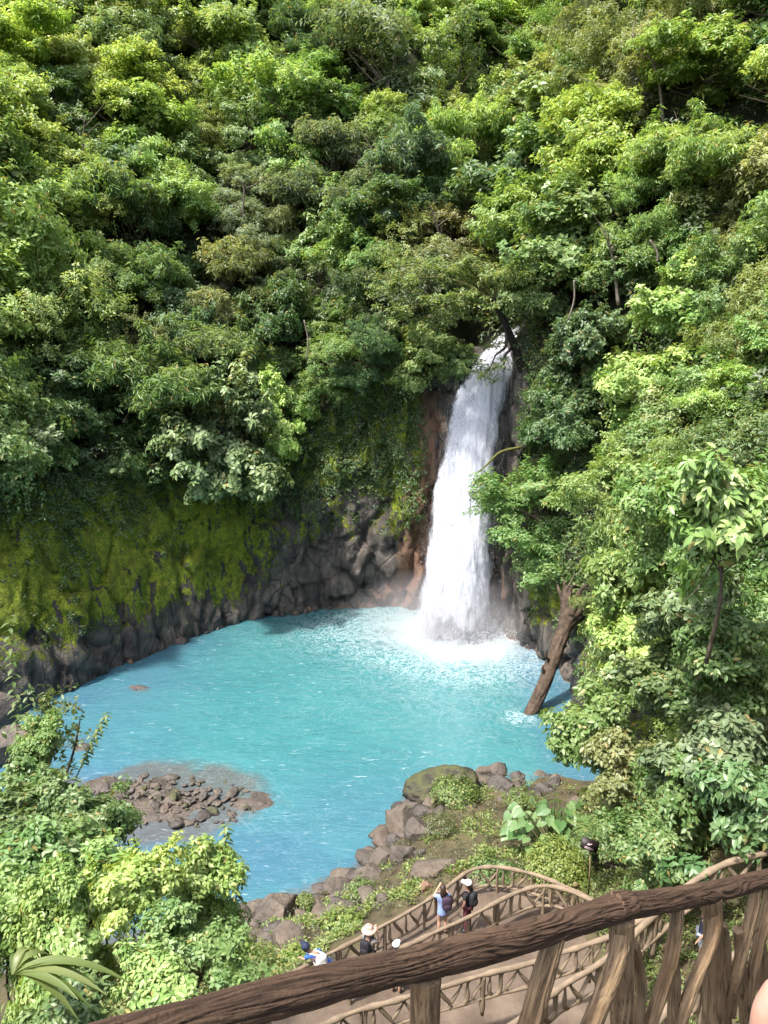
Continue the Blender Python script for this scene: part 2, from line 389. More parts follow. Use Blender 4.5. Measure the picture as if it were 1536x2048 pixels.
# ------------------------------------------------------------------ the cliff and the hill above it
# x, y of the foot of the wall; outward bearing; foot height; cliff height; cliff run; slope above
ST = np.array([
 (-75, 22, 112, -.5, 10, 3, 45), (-45, 33.5, 114, -.5, 12, 4, 46), (-27, 36.5, 122, -.5, 12, 5, 48), (-21.3, 40.8, 128, -.5, 12.5, 5, 50),
 (-18.6, 45.0, 130, -.5, 12.5, 4.5, 50), (-15.2, 50.6, 124, -.5, 12, 4, 52), (-11, 55.8, 112, -.5, 12.5, 3, 53), (-6.6, 58, 99, -.5, 14, 2, 53),
 (-2.7, 58.8, 93, -.5, 17, 1.2, 50), (1.5, 59, 90, -.5, 20, 1.0, 48), (4.2, 58.5, 88, -.5, 20.8, .8, 42), (6.8, 57.4, 80, -.5, 20.6, .5, 22),
 (8.6, 56, 72, -.5, 21, .6, 40), (8.7, 52.7, 52, -.5, 21, 1.0, 54), (10.4, 49.5, 34, -.5, 19, 1.6, 58), (11.4, 45, 16, -.5, 14, 2.5, 62),
 (11.2, 40, 8, -.5, 9, 2.5, 64), (10.6, 36, 4, -.5, 7, 2.5, 66), (10.1, 31, 3, 1.0, 6, 2.5, 67), (9.4, 26, 2, 2.5, 6, 2.2, 68),
 (9.9, 21, -4, 4, 6, 2.5, 66), (12.5, 15, -14, 6.5, 6, 3, 60), (18, 8, -25, 9, 5, 3, 50), (30, 0, -38, 12, 5, 4, 45)], float)
NU, NC, NS = 640, 84, 46
seg = np.concatenate([[0], np.cumsum(np.linalg.norm(np.diff(ST[:, :2], axis=0), axis=1))])
wgt = np.interp(np.linspace(0, seg[-1], 4000), seg, np.where((ST[:, 0] > -32) & (ST[:, 1] > 18), 1.0, .18))
cum = np.cumsum(wgt); cum /= cum[-1]
u_len = np.interp(np.linspace(0, 1, NU), cum, np.linspace(0, seg[-1], 4000))
sp = smooth_path(ST, 2400); sseg = np.concatenate([[0], np.cumsum(np.linalg.norm(np.diff(sp[:, :2], axis=0), axis=1))]); sseg *= seg[-1] / sseg[-1]
S = np.stack([np.interp(u_len, sseg, sp[:, k]) for k in range(7)], -1)
ang = np.radians(S[:, 2]); OUT = np.stack([np.cos(ang), np.sin(ang)], -1)
vc = np.linspace(0, 1, NC)                                   # cliff rows
vs_ = np.linspace(0, 1, NS + 1)[1:] ** 1.35 * 92             # slope rows (run along the ground)
offs = np.zeros((NU, NC + NS)); zz = np.zeros_like(offs)
offs[:, :NC] = S[:, 5:6] * (vc ** 1.6)[None]; zz[:, :NC] = S[:, 3:4] + (S[:, 4:5] - S[:, 3:4]) * vc[None]
tl = np.tan(np.radians(S[:, 6]))[:, None]
flat = np.exp(-((S[:, 0] - 7.4) / 1.6) ** 2 - ((S[:, 1] - 57) / 2.2) ** 2)[:, None] * 7.5   # channel of the river above the lip
run = vs_[None]; rise = np.maximum(run - flat, 0) * np.maximum(tl, .95) + np.minimum(run, flat) * .06
offs[:, NC:] = S[:, 5:6] + run; zz[:, NC:] = S[:, 4:5] + np.where(rise > 62, 62 + (rise - 62) * .45, rise)
CL = np.stack([S[:, 0:1] + OUT[:, 0:1] * offs, S[:, 1:2] + OUT[:, 1:2] * offs, zz], -1)
# relief
rows = np.arange(NC + NS)[None] * np.ones((NU, 1)); incl = 1 - sstep(NC - 12, NC + 3, rows)
d1, d2, idv, tl1 = worley(CL * np.array([.26, .26, .13]) + .18 * fbm(CL * .35, 2, 5)[..., None], 3, True)
e1, e2, ide, tl2 = worley(CL * np.array([.62, .62, .38]) + .08 * fbm(CL * 1.1, 2, 8)[..., None], 4, True)
h1, h2, ih, tl3 = worley(CL * np.array([1.5, 1.5, 1.0]), 14, True)
rel = incl * (1.9 * tl1 + 1.25 * tl2 + .22 * tl3 + .9 * (idv - .5) - .5 * (1 - sstep(0, .16, d2 - d1)) + .42 * (ide - .5) - .16 * (1 - sstep(0, .12, e2 - e1)) + .30 * fbm(CL * np.array([.5, .5, .3]), 3, 2) + .07 * fbm(CL * 3.0, 3, 12))
rel = rel + (1 - incl) * 1.6 * fbm(CL * .13, 3, 6)
rel = rel * np.clip((CL[..., 2] + 1.2) / 2.0, .25, 1) * (1 - .42 * (1 - sstep(-13, -7, CL[..., 0])) * incl)
fade = np.exp(-((S[:, 0] - 7.4) / 1.5) ** 2)[:, None] * (S[:, 1:2] > 54) * sstep(14, 20, CL[..., 2]); rel *= (1 - fade)
CL[..., 0] -= OUT[:, 0:1] * rel; CL[..., 1] -= OUT[:, 1:2] * rel
X, Y, Z = CL[..., 0], CL[..., 1], CL[..., 2]
left = 1 - sstep(-12, -6, X); mid = sstep(-10, -6, X) * (1 - sstep(2.2, 3.8, X)); right = sstep(9.2, 10.2, X) * (Y < 54.5)
moss = left * (.10 + sstep(.2, 6.5, Z + .12 * (X + 16)) * .80) * (1 - .55 * sstep(10.5, 13, Z)) + mid * (.28 * sstep(3, 7, Z) + .28 * sstep(8, 12, Z)) + right * .42 * sstep(1, 4, Z) + .08
moss += .30 * np.exp(-((X - 1.0) / .7) ** 2) * sstep(4, 8, Z) * (Y > 56)
stain = 1.15 * np.exp(-((X - 2.9) / 2.1) ** 2) * (Y > 54) * (1 - .35 * sstep(9, 20, Z)) * .95 + np.exp(-((X - .8) / 3.2) ** 2) * (Y > 54) * (1 - sstep(.6, 3.4, Z)) * .85 + (.25 + .5 * (X > -5)) * (1 - sstep(.0, .35, Z)) + .8 * np.exp(-((X - 8.6) / .7) ** 2) * (Y > 50) * (1 - sstep(3, 6, Z))
soil = sstep(NC - 5, NC + 2, rows)
cliff_me = mesh_np('cliff', CL.reshape(-1, 3), grid_faces(NU, NC + NS), CLIFF, False, {'moss': moss.ravel(), 'stain': np.clip(stain, 0, 1).ravel(), 'soil': soil.ravel()})
tag(link('hillside_cliff', cliff_me), 'dark rock cliff with bright moss around the pool under a steep forest slope', kind='structure')
CLF = grid_faces(NU, NC + NS)
BVH = BVHTree.FromPolygons([tuple(p) for p in CL.reshape(-1, 3)], [tuple(int(q) for q in f) for f in CLF])

# ------------------------------------------------------------------ near bank
SHX = np.array([-70, -40, -20, -12, -5.3, -3.2, -1.3, .2, .8, 2.5, 5, 8.5, 10, 14, 40], float)
SHY = np.array([10, 15, 20, 22.5, 24.6, 25.5, 26.6, 29.6, 31.6, 33.4, 34.4, 33.9, 33.6, 33.6, 33.6], float)
RAILX = np.array([-30, -3.4, -2.6, .2, 1.5, 2.6, 3.6, 5.4, 7.0, 8, 30], float); RAILY = np.array([12, 17.6, 18.3, 20.7, 22.2, 23.0, 23.2, 22.6, 21.6, 21.0, 20], float)
def bank_z(x, y):
    x = np.asarray(x, float); y = np.asarray(y, float)
    ys = np.interp(x, SHX, SHY); d = ys - y
    zin = np.where(d < 0, np.maximum(.7 * d, -1.6), 0)
    w_ = np.maximum(ys - np.interp(x, RAILX, RAILY) - .3, 2.0)
    plat = 3.0 * np.clip(d / w_, 0, 1) ** 1.15
    hill = 3.0 + np.maximum(11.8 - y, 0) * 1.36
    hill = np.minimum(hill, 17.0)
    zc = np.where(d > 0, np.where(y > 11.8, plat, np.maximum(plat, hill)), zin)
    zl = np.where(d > 0, np.minimum(d * .5 + np.maximum(d - 15, 0) * 1.1, 17.0), zin)
    k = sstep(-7.5, -3.8, x)
    z = zl * (1 - k) + zc * k
    z = z + np.maximum(x - 6.2, 0) * 1.15 * sstep(23.5, 20, y) * (x < 60)
    return np.minimum(z, 22)
gx = np.arange(-60, 26, .4); gy = np.arange(-8, 37, .4)
GX, GY = np.meshgrid(gx, gy, indexing='ij'); GZ = bank_z(GX, GY)
P3 = np.stack([GX, GY, GZ], -1)
plat_m = ((GX > -3.5) & (GX < 7) & (GY > 15.5) & (GY < 22.8))
GZ = GZ + np.where(plat_m, .02, .22) * fbm(P3 * .6, 4, 21)
near_gap = (np.hypot(GX, GY - .2) < 2.4); GZ = np.where(near_gap, np.minimum(GZ, 18.5), GZ)
bank_me = mesh_np('bank', np.stack([GX, GY, GZ], -1).reshape(-1, 3), grid_faces(len(gx), len(gy)), GROUND, True)
tag(link('near_bank', bank_me), kind='structure')
def ground_at(x, y): return float(bank_z(x, y))

# ------------------------------------------------------------------ pool
wx = np.concatenate([np.arange(-60, -26, 1.0), np.arange(-26, 13, .2)]); wy = np.arange(12, 62, .2)
WX, WY = np.meshgrid(wx, wy, indexing='ij'); W0 = np.stack([WX, WY, WX * 0], -1)
FALLC = np.array([5.8, 53.0])
dist = np.hypot((WX - FALLC[0]), (WY - FALLC[1]) * .85)
amp = .035 + .20 * np.exp(-(dist / 5.0) ** 2)
WZ = amp * (.7 * fbm(W0 * np.array([.55, 1.0, 1]), 4, 31) + .3 * fbm(W0 * 2.2, 2, 37))
foam = 1.1 * np.exp(-(dist / 4.2) ** 2) + .30 * np.exp(-((WX - 1.5) / 9) ** 2 - ((WY - 54.5) / 4.5) ** 2) + .25 * np.exp(-(dist / 11.0) ** 2) + .05
BAR = np.array([-10.2, 32.2])
bar_d = np.hypot((WX - BAR[0]) / 4.4, (WY - BAR[1] + .12 * (WX - BAR[0])) / 3.0)
ysr = np.interp(WX, SHX, SHY); nshore = WY - ysr
foam += .05 * np.exp(-((bar_d - 1.0) / .3) ** 2) + .10 * np.exp(-(nshore / .5) ** 2) * (WX > -8) * (WX < 9)
foam += .02 * sstep(42, 26, WY) + .34 * np.exp(-((WX - 7.7) ** 2 + (WY - 40.3) ** 2) / .7)
bar_d = bar_d + .22 * fbm(W0 * .5, 3, 47)
shal = np.exp(-np.maximum(bar_d - .8, 0) ** 2 / .12) + .6 * np.exp(-((WX + 16) / 4) ** 2 - ((WY - 31) / 2.0) ** 2) + .55 * np.exp(-np.maximum(nshore, 0) ** 2 / 1.1) * (WX < 3) + .5 * np.exp(-np.maximum(nshore, 0) ** 2 / .5) + .75 * np.exp(-((WX + 15.0) ** 2 / 1.0 + (WY - 44) ** 2 / .35)) + .6 * np.exp(-((WX + 16.3) ** 2 / 1.6 + (WY - 37.4) ** 2 / .7))
blue = np.clip(sstep(-8, -17, WX) * .9 + sstep(38, 28, WY) * .8 + sstep(7, 10, WX) * .8, 0, 1)
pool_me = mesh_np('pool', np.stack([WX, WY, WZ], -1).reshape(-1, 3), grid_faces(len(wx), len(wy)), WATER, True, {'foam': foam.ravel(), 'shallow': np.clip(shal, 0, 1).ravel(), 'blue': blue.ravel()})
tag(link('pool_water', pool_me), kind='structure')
bed = mesh_np('bed', [(-62, 10, -2.2), (16, 10, -2.2), (16, 63, -2.2), (-62, 63, -2.2)], np.array([[0, 1, 2, 3]]), GROUND)
tag(link('river_bed', bed), kind='structure')

# ------------------------------------------------------------------ waterfall
fall = bpy.data.objects.new('waterfall', None); sc.collection.objects.link(fall)
FL = [(1012, 660, 60.0), (978, 690, 58.0), (942, 735, 56.8), (908, 800, 56.2), (886, 880, 55.6), (870, 980, 55.0), (853, 1080, 54.5), (838, 1180, 54.1), (826, 1262, 53.7)]
FR = [(1076, 636, 60.0), (1066, 662, 58.0), (1048, 718, 56.8), (1016, 800, 56.0), (1000, 880, 55.2), (992, 980, 54.4), (990, 1080, 53.6), (988, 1180, 52.9), (984, 1292, 52.2)]
Lp = smooth_path([aty(*p) for p in FL], 150); Rp = smooth_path([aty(*p) for p in FR], 150)
fall.location = (6, 54, 0)
for layer, (off, mat, inset, seed, nU) in enumerate(((0.0, FALL_BACK, 0.0, 41, 60), (.35, FALL_FRONT, .03, 55, 60), (.75, FALL_FRONT, .02, 71, 60))):
    u = np.linspace(inset, 1 - inset, nU)
    V = Lp[:, None] + (Rp - Lp)[:, None] * u[None, :, None]
    tt = np.linspace(0, 1, 150)[:, None]
    bulge = np.sin(np.pi * u)[None] * (.3 + .8 * tt)
    V = V + np.array([0, -1.0, 0]) * (bulge + off * (.3 + tt))[..., None]
    q = V * np.array([1.6, 1.0, .22])
    V[..., 1] += (.06 + .10 * tt) * fbm(q, 4, seed); V[..., 0] += (.05 + .22 * tt) * fbm(q * 1.3, 3, seed + 9)
    e = np.minimum(u, 1 - u)[None] * np.ones((150, 1)); edge_ = sstep(0, .22, e + .05 * fbm(V * np.array([.8, .8, .5]), 3, seed + 4))
    ctr = np.exp(-((u[None] - (.60 - .10 * tt)) / .33) ** 2)
    body = np.clip(edge_ * (.55 + .55 * ctr) - (.15 if layer else 0), 0, 1)
    body *= 1 - sstep(.90, 1.0, tt + .05 * fbm(V * np.array([1.5, 1.5, .8]), 3, seed + 2))
    V = V - np.array(fall.location)
    link('water_sheet', mesh_np('sheet', V.reshape(-1, 3), grid_faces(150, nU), mat, True, {'body': body.ravel()}), fall)
# spray drops: leaping round the plunge and flying off both edges of the sheet
def octa(P, r):
    n = len(P); o = np.array([(1, 0, 0), (-1, 0, 0), (0, 1, 0), (0, -1, 0), (0, 0, 1), (0, 0, -1)], float)
    V = (P[:, None] + o[None] * r[:, None, None] * np.array([1, 1, 1.5])).reshape(-1, 3)
    f = np.array([(0, 2, 4), (2, 1, 4), (1, 3, 4), (3, 0, 4), (2, 0, 5), (1, 2, 5), (3, 1, 5), (0, 3, 5)])
    return V, (f[None] + (np.arange(n) * 6)[:, None, None]).reshape(-1, 3)
n = 9000
a = rng.uniform(0, 2 * np.pi, n); rr = np.abs(rng.normal(0, 1, n))
Pa = np.stack([FALLC[0] + .3 + rr * 1.8 * np.cos(a), FALLC[1] - .6 + rr * 1.2 * np.sin(a), np.abs(rng.normal(0, 1, n)) * 1.5 * np.exp(-rr * .5)], -1)
n2 = 5000; k = rng.integers(10, 149, n2); side = rng.random(n2); uu = np.where(side < .42, np.abs(rng.normal(0, .12, n2)) - .08, np.where(side < .8, 1.06 - np.abs(rng.normal(0, .10, n2)), rng.random(n2)))
Pb = Lp[k] + (Rp[k] - Lp[k]) * uu[:, None] + np.stack([rng.normal(0, .12, n2), -rng.random(n2) * 1.6 - .2, rng.normal(0, .2, n2)], -1)
Pd = np.vstack([Pa, Pb]); rad = np.concatenate([rng.uniform(.008, .030, n), rng.uniform(.004, .013, n2)])
V, T = octa(Pd - np.array(fall.location), rad)
tag(link('spray', mesh_np('spray', V, T, DROP), fall), kind='stuff')
tag(fall, 'tall white waterfall plunging down the dark cliff into the turquoise pool', 'waterfall')
# drifting mist round the plunge
m, t, out = new_mat('mist'); N = NT(t); v = N.obj()
ln = N.n('ShaderNodeVectorMath', operation='LENGTH'); N.link(v, ln.inputs[0])
fo = N.ramp(ln.outputs['Value'], [(0.0, 1.0), (0.45, 0.35), (0.95, 0.0)])
dn = N.math('MULTIPLY', N.math('MULTIPLY', fo, N.ramp(N.noise(2.2, v, 4, 0.6), [(0.3, 0.15), (0.75, 1.0)])), 0.55)
pv = N.n('ShaderNodeVolumePrincipled', i_Color=(0.95, 0.96, 1, 1)); N.link(dn, pv.inputs['Density']); N.link(pv.outputs[0], out.inputs['Volume'])
MIST = m
def sphere(nu=24, nv=14):
    th = np.linspace(0, 2 * np.pi, nu, endpoint=False)[:, None]; ph = np.linspace(1e-3, np.pi - 1e-3, nv)[None]
    V = np.stack([np.cos(th) * np.sin(ph), np.sin(th) * np.sin(ph), np.cos(ph) + 0 * th], -1).reshape(-1, 3)
    return V, grid_faces(nu, nv, True)[:, ::-1]
V, q = sphere(); mo = link('mist', mesh_np('mist', V, q, MIST, True), None, (4.4, 52.0, 1.2)); mo.scale = (8.0, 5.0, 4.6)
tag(mo, 'soft white mist hanging over the foot of the waterfall', 'mist', kind='stuff')

# ------------------------------------------------------------------ foliage kit
def leaves(P, D, Nn, L, W, fold=.22, droop=.18, rs=None):
    """folded leaf blades: P base, D axis, Nn normal, L length, W width -> V, T, tint"""
    n = len(P); rs = rs or rng
    D = nrm(D); Nn = nrm(Nn - D * np.sum(D * Nn, -1, keepdims=True)); Sd = np.cross(D, Nn)
    L = np.broadcast_to(np.asarray(L, float), (n,))[:, None]; W = np.broadcast_to(np.asarray(W, float), (n,))[:, None]
    b = P; mid = P + D * L * .45
    l = mid + Sd * W * .5 + Nn * W * fold; r = mid - Sd * W * .5 + Nn * W * fold
    tip = P + D * L - Nn * L * droop
    V = np.stack([b, l, tip, r], 1).reshape(-1, 3); k = (np.arange(n) * 4)[:, None]
    T = np.concatenate([k + np.array([[0, 2, 1]]), k + np.array([[0, 3, 2]])])
    return V, T, np.repeat(rs.random(n), 4)
def blades6(P, D, Nn, L, W, cup=.12, droop=.22, rs=None):
    """broader leaf for plants near the camera: seven points, midrib folded, tip bent"""
    n = len(P); rs = rs or rng
    D = nrm(D); Nn = nrm(Nn - D * np.sum(D * Nn, -1, keepdims=True)); Sd = np.cross(D, Nn)
    L = np.broadcast_to(np.asarray(L, float), (n,))[:, None]; W = np.broadcast_to(np.asarray(W, float), (n,))[:, None]
    def pt(f, s, up): return P + D * L * f + Sd * W * s + Nn * (W * up - L * droop * f * f)
    V = np.stack([pt(0, 0, 0), pt(.25, .42, cup), pt(.58, .44, cup), pt(1, 0, 0), pt(.58, -.44, cup), pt(.25, -.42, cup), pt(.42, 0, 0)], 1).reshape(-1, 3)
    k = (np.arange(n) * 7)[:, None]
    T = np.concatenate([k + np.array([[a, b, c]]) for a, b, c in ((0, 6, 1), (1, 6, 2), (2, 6, 3), (3, 6, 4), (4, 6, 5), (5, 6, 0))])
    return V, T, np.repeat(rs.random(n), 7)
def frame(a):
    a = nrm(a); h = np.where(np.abs(a[:, 2:3]) < .9, np.array([[0, 0, 1.0]]), np.array([[1.0, 0, 0]]))
    e1 = nrm(np.cross(a, h)); return e1, np.cross(a, e1)
def rosettes(C, A, K, L, W, rs, tilt=(-.35, .55), maker=leaves, droop=.2, spread=.04, fold=None):
    """K leaves round each point C with axis A"""
    M = len(C); e1, e2 = frame(A); A = nrm(A)
    th = rs.uniform(0, 2 * np.pi, M)[:, None] + np.linspace(0, 2 * np.pi, K, endpoint=False)[None] + rs.normal(0, .25, (M, K))
    be = rs.uniform(tilt[0], tilt[1], (M, K))
    rad = np.cos(th)[..., None] * e1[:, None] + np.sin(th)[..., None] * e2[:, None]
    d = rad * np.cos(be)[..., None] + A[:, None] * np.sin(be)[..., None]
    nn = A[:, None] * np.cos(be)[..., None] - rad * np.sin(be)[..., None]
    nn = nn + rs.normal(0, .25, nn.shape)
    P = C[:, None] + d * spread + A[:, None] * rs.uniform(-.12, .06, (M, K, 1)) * (L / .2)
    ls = L * rs.uniform(.65, 1.25, (M, K)); 
    return maker(P.reshape(-1, 3), d.reshape(-1, 3), nn.reshape(-1, 3), ls.ravel(), (ls * (W / L)).ravel(), droop=droop, rs=rs)
def crown(seed, Rr=3.0, H=2.2, nclump=34, nros=1300, K=7, L=.24, W=.10, zmin=-.45, flat_=.6, rc=(.24, .42), tilt=(-.35, .55), droop=.2, maker=leaves, mat=None, upb=.55, name='crown', hang=0):
    """uneven crown: leaf rosettes over the tops of many clumps. returns mesh and clump centres"""
    rs = np.random.default_rng(seed)
    d = nrm(rs.normal(0, 1, (nclump * 4, 3))); d = d[d[:, 2] > zmin][:nclump]; n = len(d)
    nl = rs.integers(5, 9); an_ = np.arange(nl) * 2.4 + rs.uniform(0, 6); lr = rs.uniform(.25, .68, nl)
    LC = np.stack([np.cos(an_) * lr, np.sin(an_) * lr, rs.uniform(-1.15, .5, nl)], -1); LR = rs.uniform(.36, .62, nl)
    LC[0] = (0, 0, .35); li = rs.choice(nl, n, p=LR ** 2 / np.sum(LR ** 2))
    f = rs.uniform(.35, 1.0, n) ** .6 * np.where(rs.random(n) < .12, 1.35, 1.0)
    C = (LC[li] + d * (f * LR[li])[:, None]) * np.array([Rr, Rr, H]); r = Rr * rs.uniform(rc[0], rc[1], n) * rs.uniform(.75, 1.15, n)
    clump_tint = rs.random(n)
    cnt = np.maximum((r ** 2 / np.sum(r ** 2) * nros).astype(int), 4)
    ci = np.repeat(np.arange(n), cnt); M = len(ci)
    q = nrm(rs.normal(0, 1, (M, 3)) + np.array([0, 0, .55])); sh = rs.uniform(.5, 1.06, M) ** .55
    off = q * sh[:, None] * r[ci][:, None] * np.array([1, 1, flat_]); off += .12 * r[ci][:, None] * rs.normal(0, 1, (M, 3))
    Cc = C[ci] + off
    rad = nrm(off + .5 * nrm(Cc) * r[ci][:, None]); A = nrm(rad * (1 - upb) + np.array([0, 0, upb]) + rs.normal(0, .22, (M, 3)))
    ns_ = n * 3; si = rs.integers(0, len(Cc), ns_); sd_ = nrm(nrm(Cc[si]) + rs.normal(0, .5, (ns_, 3)) + np.array([0, 0, .35]))   # shoots breaking the outline
    st_ = np.linspace(.15, 1, 5)[None, :, None] * (Rr * rs.uniform(.10, .30, ns_))[:, None, None]
    Sp = (Cc[si][:, None] + sd_[:, None] * st_).reshape(-1, 3); Cc = np.vstack([Cc, Sp]); A = np.vstack([A, nrm(np.repeat(sd_, 5, 0) + np.array([0, 0, .5]))]); ci = np.concatenate([ci, np.repeat(ci[si], 5)])
    V, T, tint = rosettes(Cc, A, K, L, W, rs, tilt, maker, droop)
    tint = np.where(tint > .965, tint, .55 * tint + .42 * np.repeat(clump_tint[ci], len(tint) // len(ci)))
    if hang:                                       # trailing strands below the crown
        k = rs.integers(0, n, hang); st = C[k] + rs.normal(0, .35, (hang, 3)) * r[k][:, None]
        z = rs.uniform(0, 1.6, (hang, 14)); P = st[:, None] - np.stack([0 * z, 0 * z, z], -1) + rs.normal(0, .05, (hang, 14, 3)); P = P.reshape(-1, 3)
        v2, t2, i2 = maker(P, rs.normal(0, 1, P.shape) + np.array([0, 0, -1.2]), rs.normal(0, 1, P.shape) + np.array([0, 0, .6]), L * .7, W * .7, rs=rs)
        T = np.vstack([T, t2 + len(V)]); V = np.vstack([V, v2]); tint = np.concatenate([tint, i2])
    clv = hash3(np.arange(len(V)) * 0, np.arange(len(V)) * 0, np.arange(len(V)) * 0) * 0
    return mesh_np(name, V, T, mat or LEAF, False, {'tint': np.clip(tint, 0, 1)}), C
def limbs(seed, C, depth, mat, r0=.16, bend=.25, fork=-.55):
    """trunk from depth below up to a fork, limbs out to the clumps"""
    rs = np.random.default_rng(seed + 500); mb = MB(); H = -depth
    top = np.array([rs.normal(0, .2), rs.normal(0, .2), fork])
    Pt = smooth_path([(rs.normal(0, .1), rs.normal(0, .1), H), top * .5 + np.array([rs.normal(0, bend), rs.normal(0, bend), H * .4]), top], 10)
    V, q, t = tube(Pt, np.linspace(r0, r0 * .62, 10), 7); mb.add(V, q, t)
    for k in rs.permutation(len(C))[:max(8, len(C) // 2)]:
        s = Pt[rs.integers(6, 10)]; m_ = (s + C[k]) / 2 + rs.normal(0, .22, 3) + np.array([0, 0, -.15])
        P = smooth_path([s, m_, C[k] * rs.uniform(.9, 1.22)], 7); V, q, t = tube(P, np.linspace(r0 * .42, r0 * .06, 7), 5); mb.add(V, q, t)
    return mb.mesh('trunk', mat, True)
# kinds: (crown mesh, trunk mesh, nominal radius)
KIND = {}
def make_kind(key, seed, mat=None, bark=BARK, depth=6.0, r0=.16, **kw):
    me, C = crown(seed, mat=mat, **kw); KIND.setdefault(key, []).append((me, limbs(seed, C, depth, bark, r0), kw.get('Rr', 3.0)))
for s in (1, 2, 3): make_kind('broad', 100 + s, Rr=4.0, H=3.4, nclump=42, nros=2100, flat_=.42, rc=(.20, .38), K=7, L=.36, W=.145)
for s in (1, 2, 3): make_kind('fine', 200 + s, Rr=4.0, H=3.6, nclump=48, nros=2500, flat_=.5, K=6, L=.27, W=.105, rc=(.17, .34), bark=BARK_PALE)
for s in (1, 2): make_kind('lance', 300 + s, Rr=4.0, H=3.2, nclump=40, nros=2200, flat_=.45, rc=(.2, .38), K=8, L=.38, W=.080, tilt=(-.75, .25), droop=.34, upb=.45)
for s in (1, 2, 3): make_kind('layer', 400 + s, Rr=4.0, nclump=40, nros=2200, K=7, L=.31, W=.13, flat_=.26, rc=(.20, .36), H=3.2, tilt=(-.4, .2), upb=.8, zmin=-.3, bark=BARK_MOSSY)
for s in (1, 2): make_kind('mossy', 500 + s, Rr=4.0, nclump=50, nros=2000, K=6, L=.20, W=.085, flat_=.5, rc=(.18, .36), zmin=-.7, H=3.6, bark=BARK_MOSSY, r0=.30, hang=90)
for s in (1, 2): make_kind('rosette', 600 + s, nclump=52, nros=1150, K=7, L=.30, W=.16, flat_=.7, H=2.9, rc=(.18, .32), mat=LEAF_WAXY, tilt=(-.5, .3), droop=.25, upb=.6, maker=blades6)
for s in (1, 2): make_kind('mound', 700 + s, Rr=4.0, nclump=60, nros=2600, K=6, L=.26, W=.125, flat_=.7, rc=(.16, .30), zmin=-.85, H=4.0, upb=.35, hang=120)
for s in (1, 2): make_kind('glossy', 800 + s, Rr=4.0, nclump=44, nros=2000, flat_=.5, K=6, L=.36, W=.22, rc=(.18, .36), mat=LEAF_WAXY, droop=.12, H=3.5, zmin=-.7)
# shrubs close to the camera: real leaf sizes, smaller radius
for s in (1, 2, 3): make_kind('shrub', 900 + s, Rr=1.3, H=1.15, nclump=34, nros=1050, K=6, L=.165, W=.085, zmin=-.6, rc=(.2, .36), maker=blades6, depth=3.5, r0=.035, tilt=(-.6, .4))
for s in (1, 2): make_kind('bigleaf', 950 + s, Rr=1.6, H=1.5, nclump=30, nros=420, K=6, L=.28, W=.135, zmin=-.7, rc=(.22, .38), mat=LEAF_WAXY, maker=blades6, depth=3.5, r0=.05, tilt=(-.7, .3), droop=.3)
for s in (1, 2): make_kind('viney', 970 + s, Rr=1.6, H=1.5, nclump=40, nros=1300, K=6, L=.175, W=.10, zmin=-.9, rc=(.18, .34), maker=blades6, depth=3.0, r0=.03, hang=60, upb=.35)
COL = dict(lime=(.128, .215, .030), yellow=(.142, .205, .038), fresh=(.098, .175, .028), mid=(.072, .135, .028), deep=(.042, .092, .022), grey=(.090, .130, .056), teal=(.062, .122, .050), olive=(.105, .140, .034), brown=(.135, .100, .032), dark=(.020, .050, .014), pale=(.092, .150, .050), jade=(.068, .145, .024))

placed = []
def plant(kind, col, centre, rad, label, cat, group=None, name=None, rs=None, squash=None):
    """a tree or shrub as an Empty at its base with crown and trunk"""
    rs = rs or random
    me, tr, R0 = rs.choice(KIND[kind]); s = rad / R0
    drop = 1.5 * rad
    base = np.array(centre, float) - np.array([0, 0, drop])
    e = bpy.data.objects.new(name or 'rainforest_tree', None); sc.collection.objects.link(e)
    e.location = base; e.rotation_euler = (rs.uniform(-.1, .1), rs.uniform(-.1, .1), rs.uniform(0, 6.283))
    c = COL[col] if isinstance(col, str) else col
    j = [rs.uniform(.93, 1.07) for _ in range(3)]; b = rs.uniform(.85, 1.18)
    cc = tuple(v * b * q * 2.0 for v, q in zip(c, j)) + (1,)
    sz = squash or rs.uniform(.85, 1.15)
    hd_ = BVH.ray_cast(Vector(centre), Vector((0, 0, -1))); steep = True
    for nm, mesh in (('crown', me), ('trunk', tr)):
        o = link(nm, mesh, e, (0, 0, drop))
        if steep and nm == 'trunk':
            nb0 = BVH.find_nearest(Vector(centre)); dv = (Vector(nb0[0]) - Vector(centre)); dv = dv.normalized() * 1.0 + Vector((0, 0, -.75 if dv.length < 1.0 * rad else -.3))
            if nb0[3] > 3.5 * rad: dv = Vector((0, 0, -1))
            dv.rotate(e.rotation_euler.to_matrix().inverted()); o.rotation_euler = (-dv).to_track_quat('Z', 'Y').to_euler()
        ax_ = rs.uniform(.85, 1.2); o.scale = (s * ax_, s / ax_, s * sz); o.color = cc
    tag(e, label, cat, group); placed.append((np.array(centre, float), rad)); return e
def tree_px(px, py, D, kind, col, label, cat='tree', group=None, lift=.75, name=None, dist=None):
    d = ray(px, py); dn_ = Vector(nrm(d)); h = BVH.ray_cast(Vector(CAM), dn_)
    t = (h[3] if h[0] is not None else 60) if dist is None else dist * np.linalg.norm(d)
    rad = .5 * D / F_PX * t / np.linalg.norm(d); t2 = t - rad * lift
    rad = .5 * D / F_PX * t2 / np.linalg.norm(d)
    return plant(kind, col, CAM + np.array(dn_) * t2, rad, label, cat, group, name)

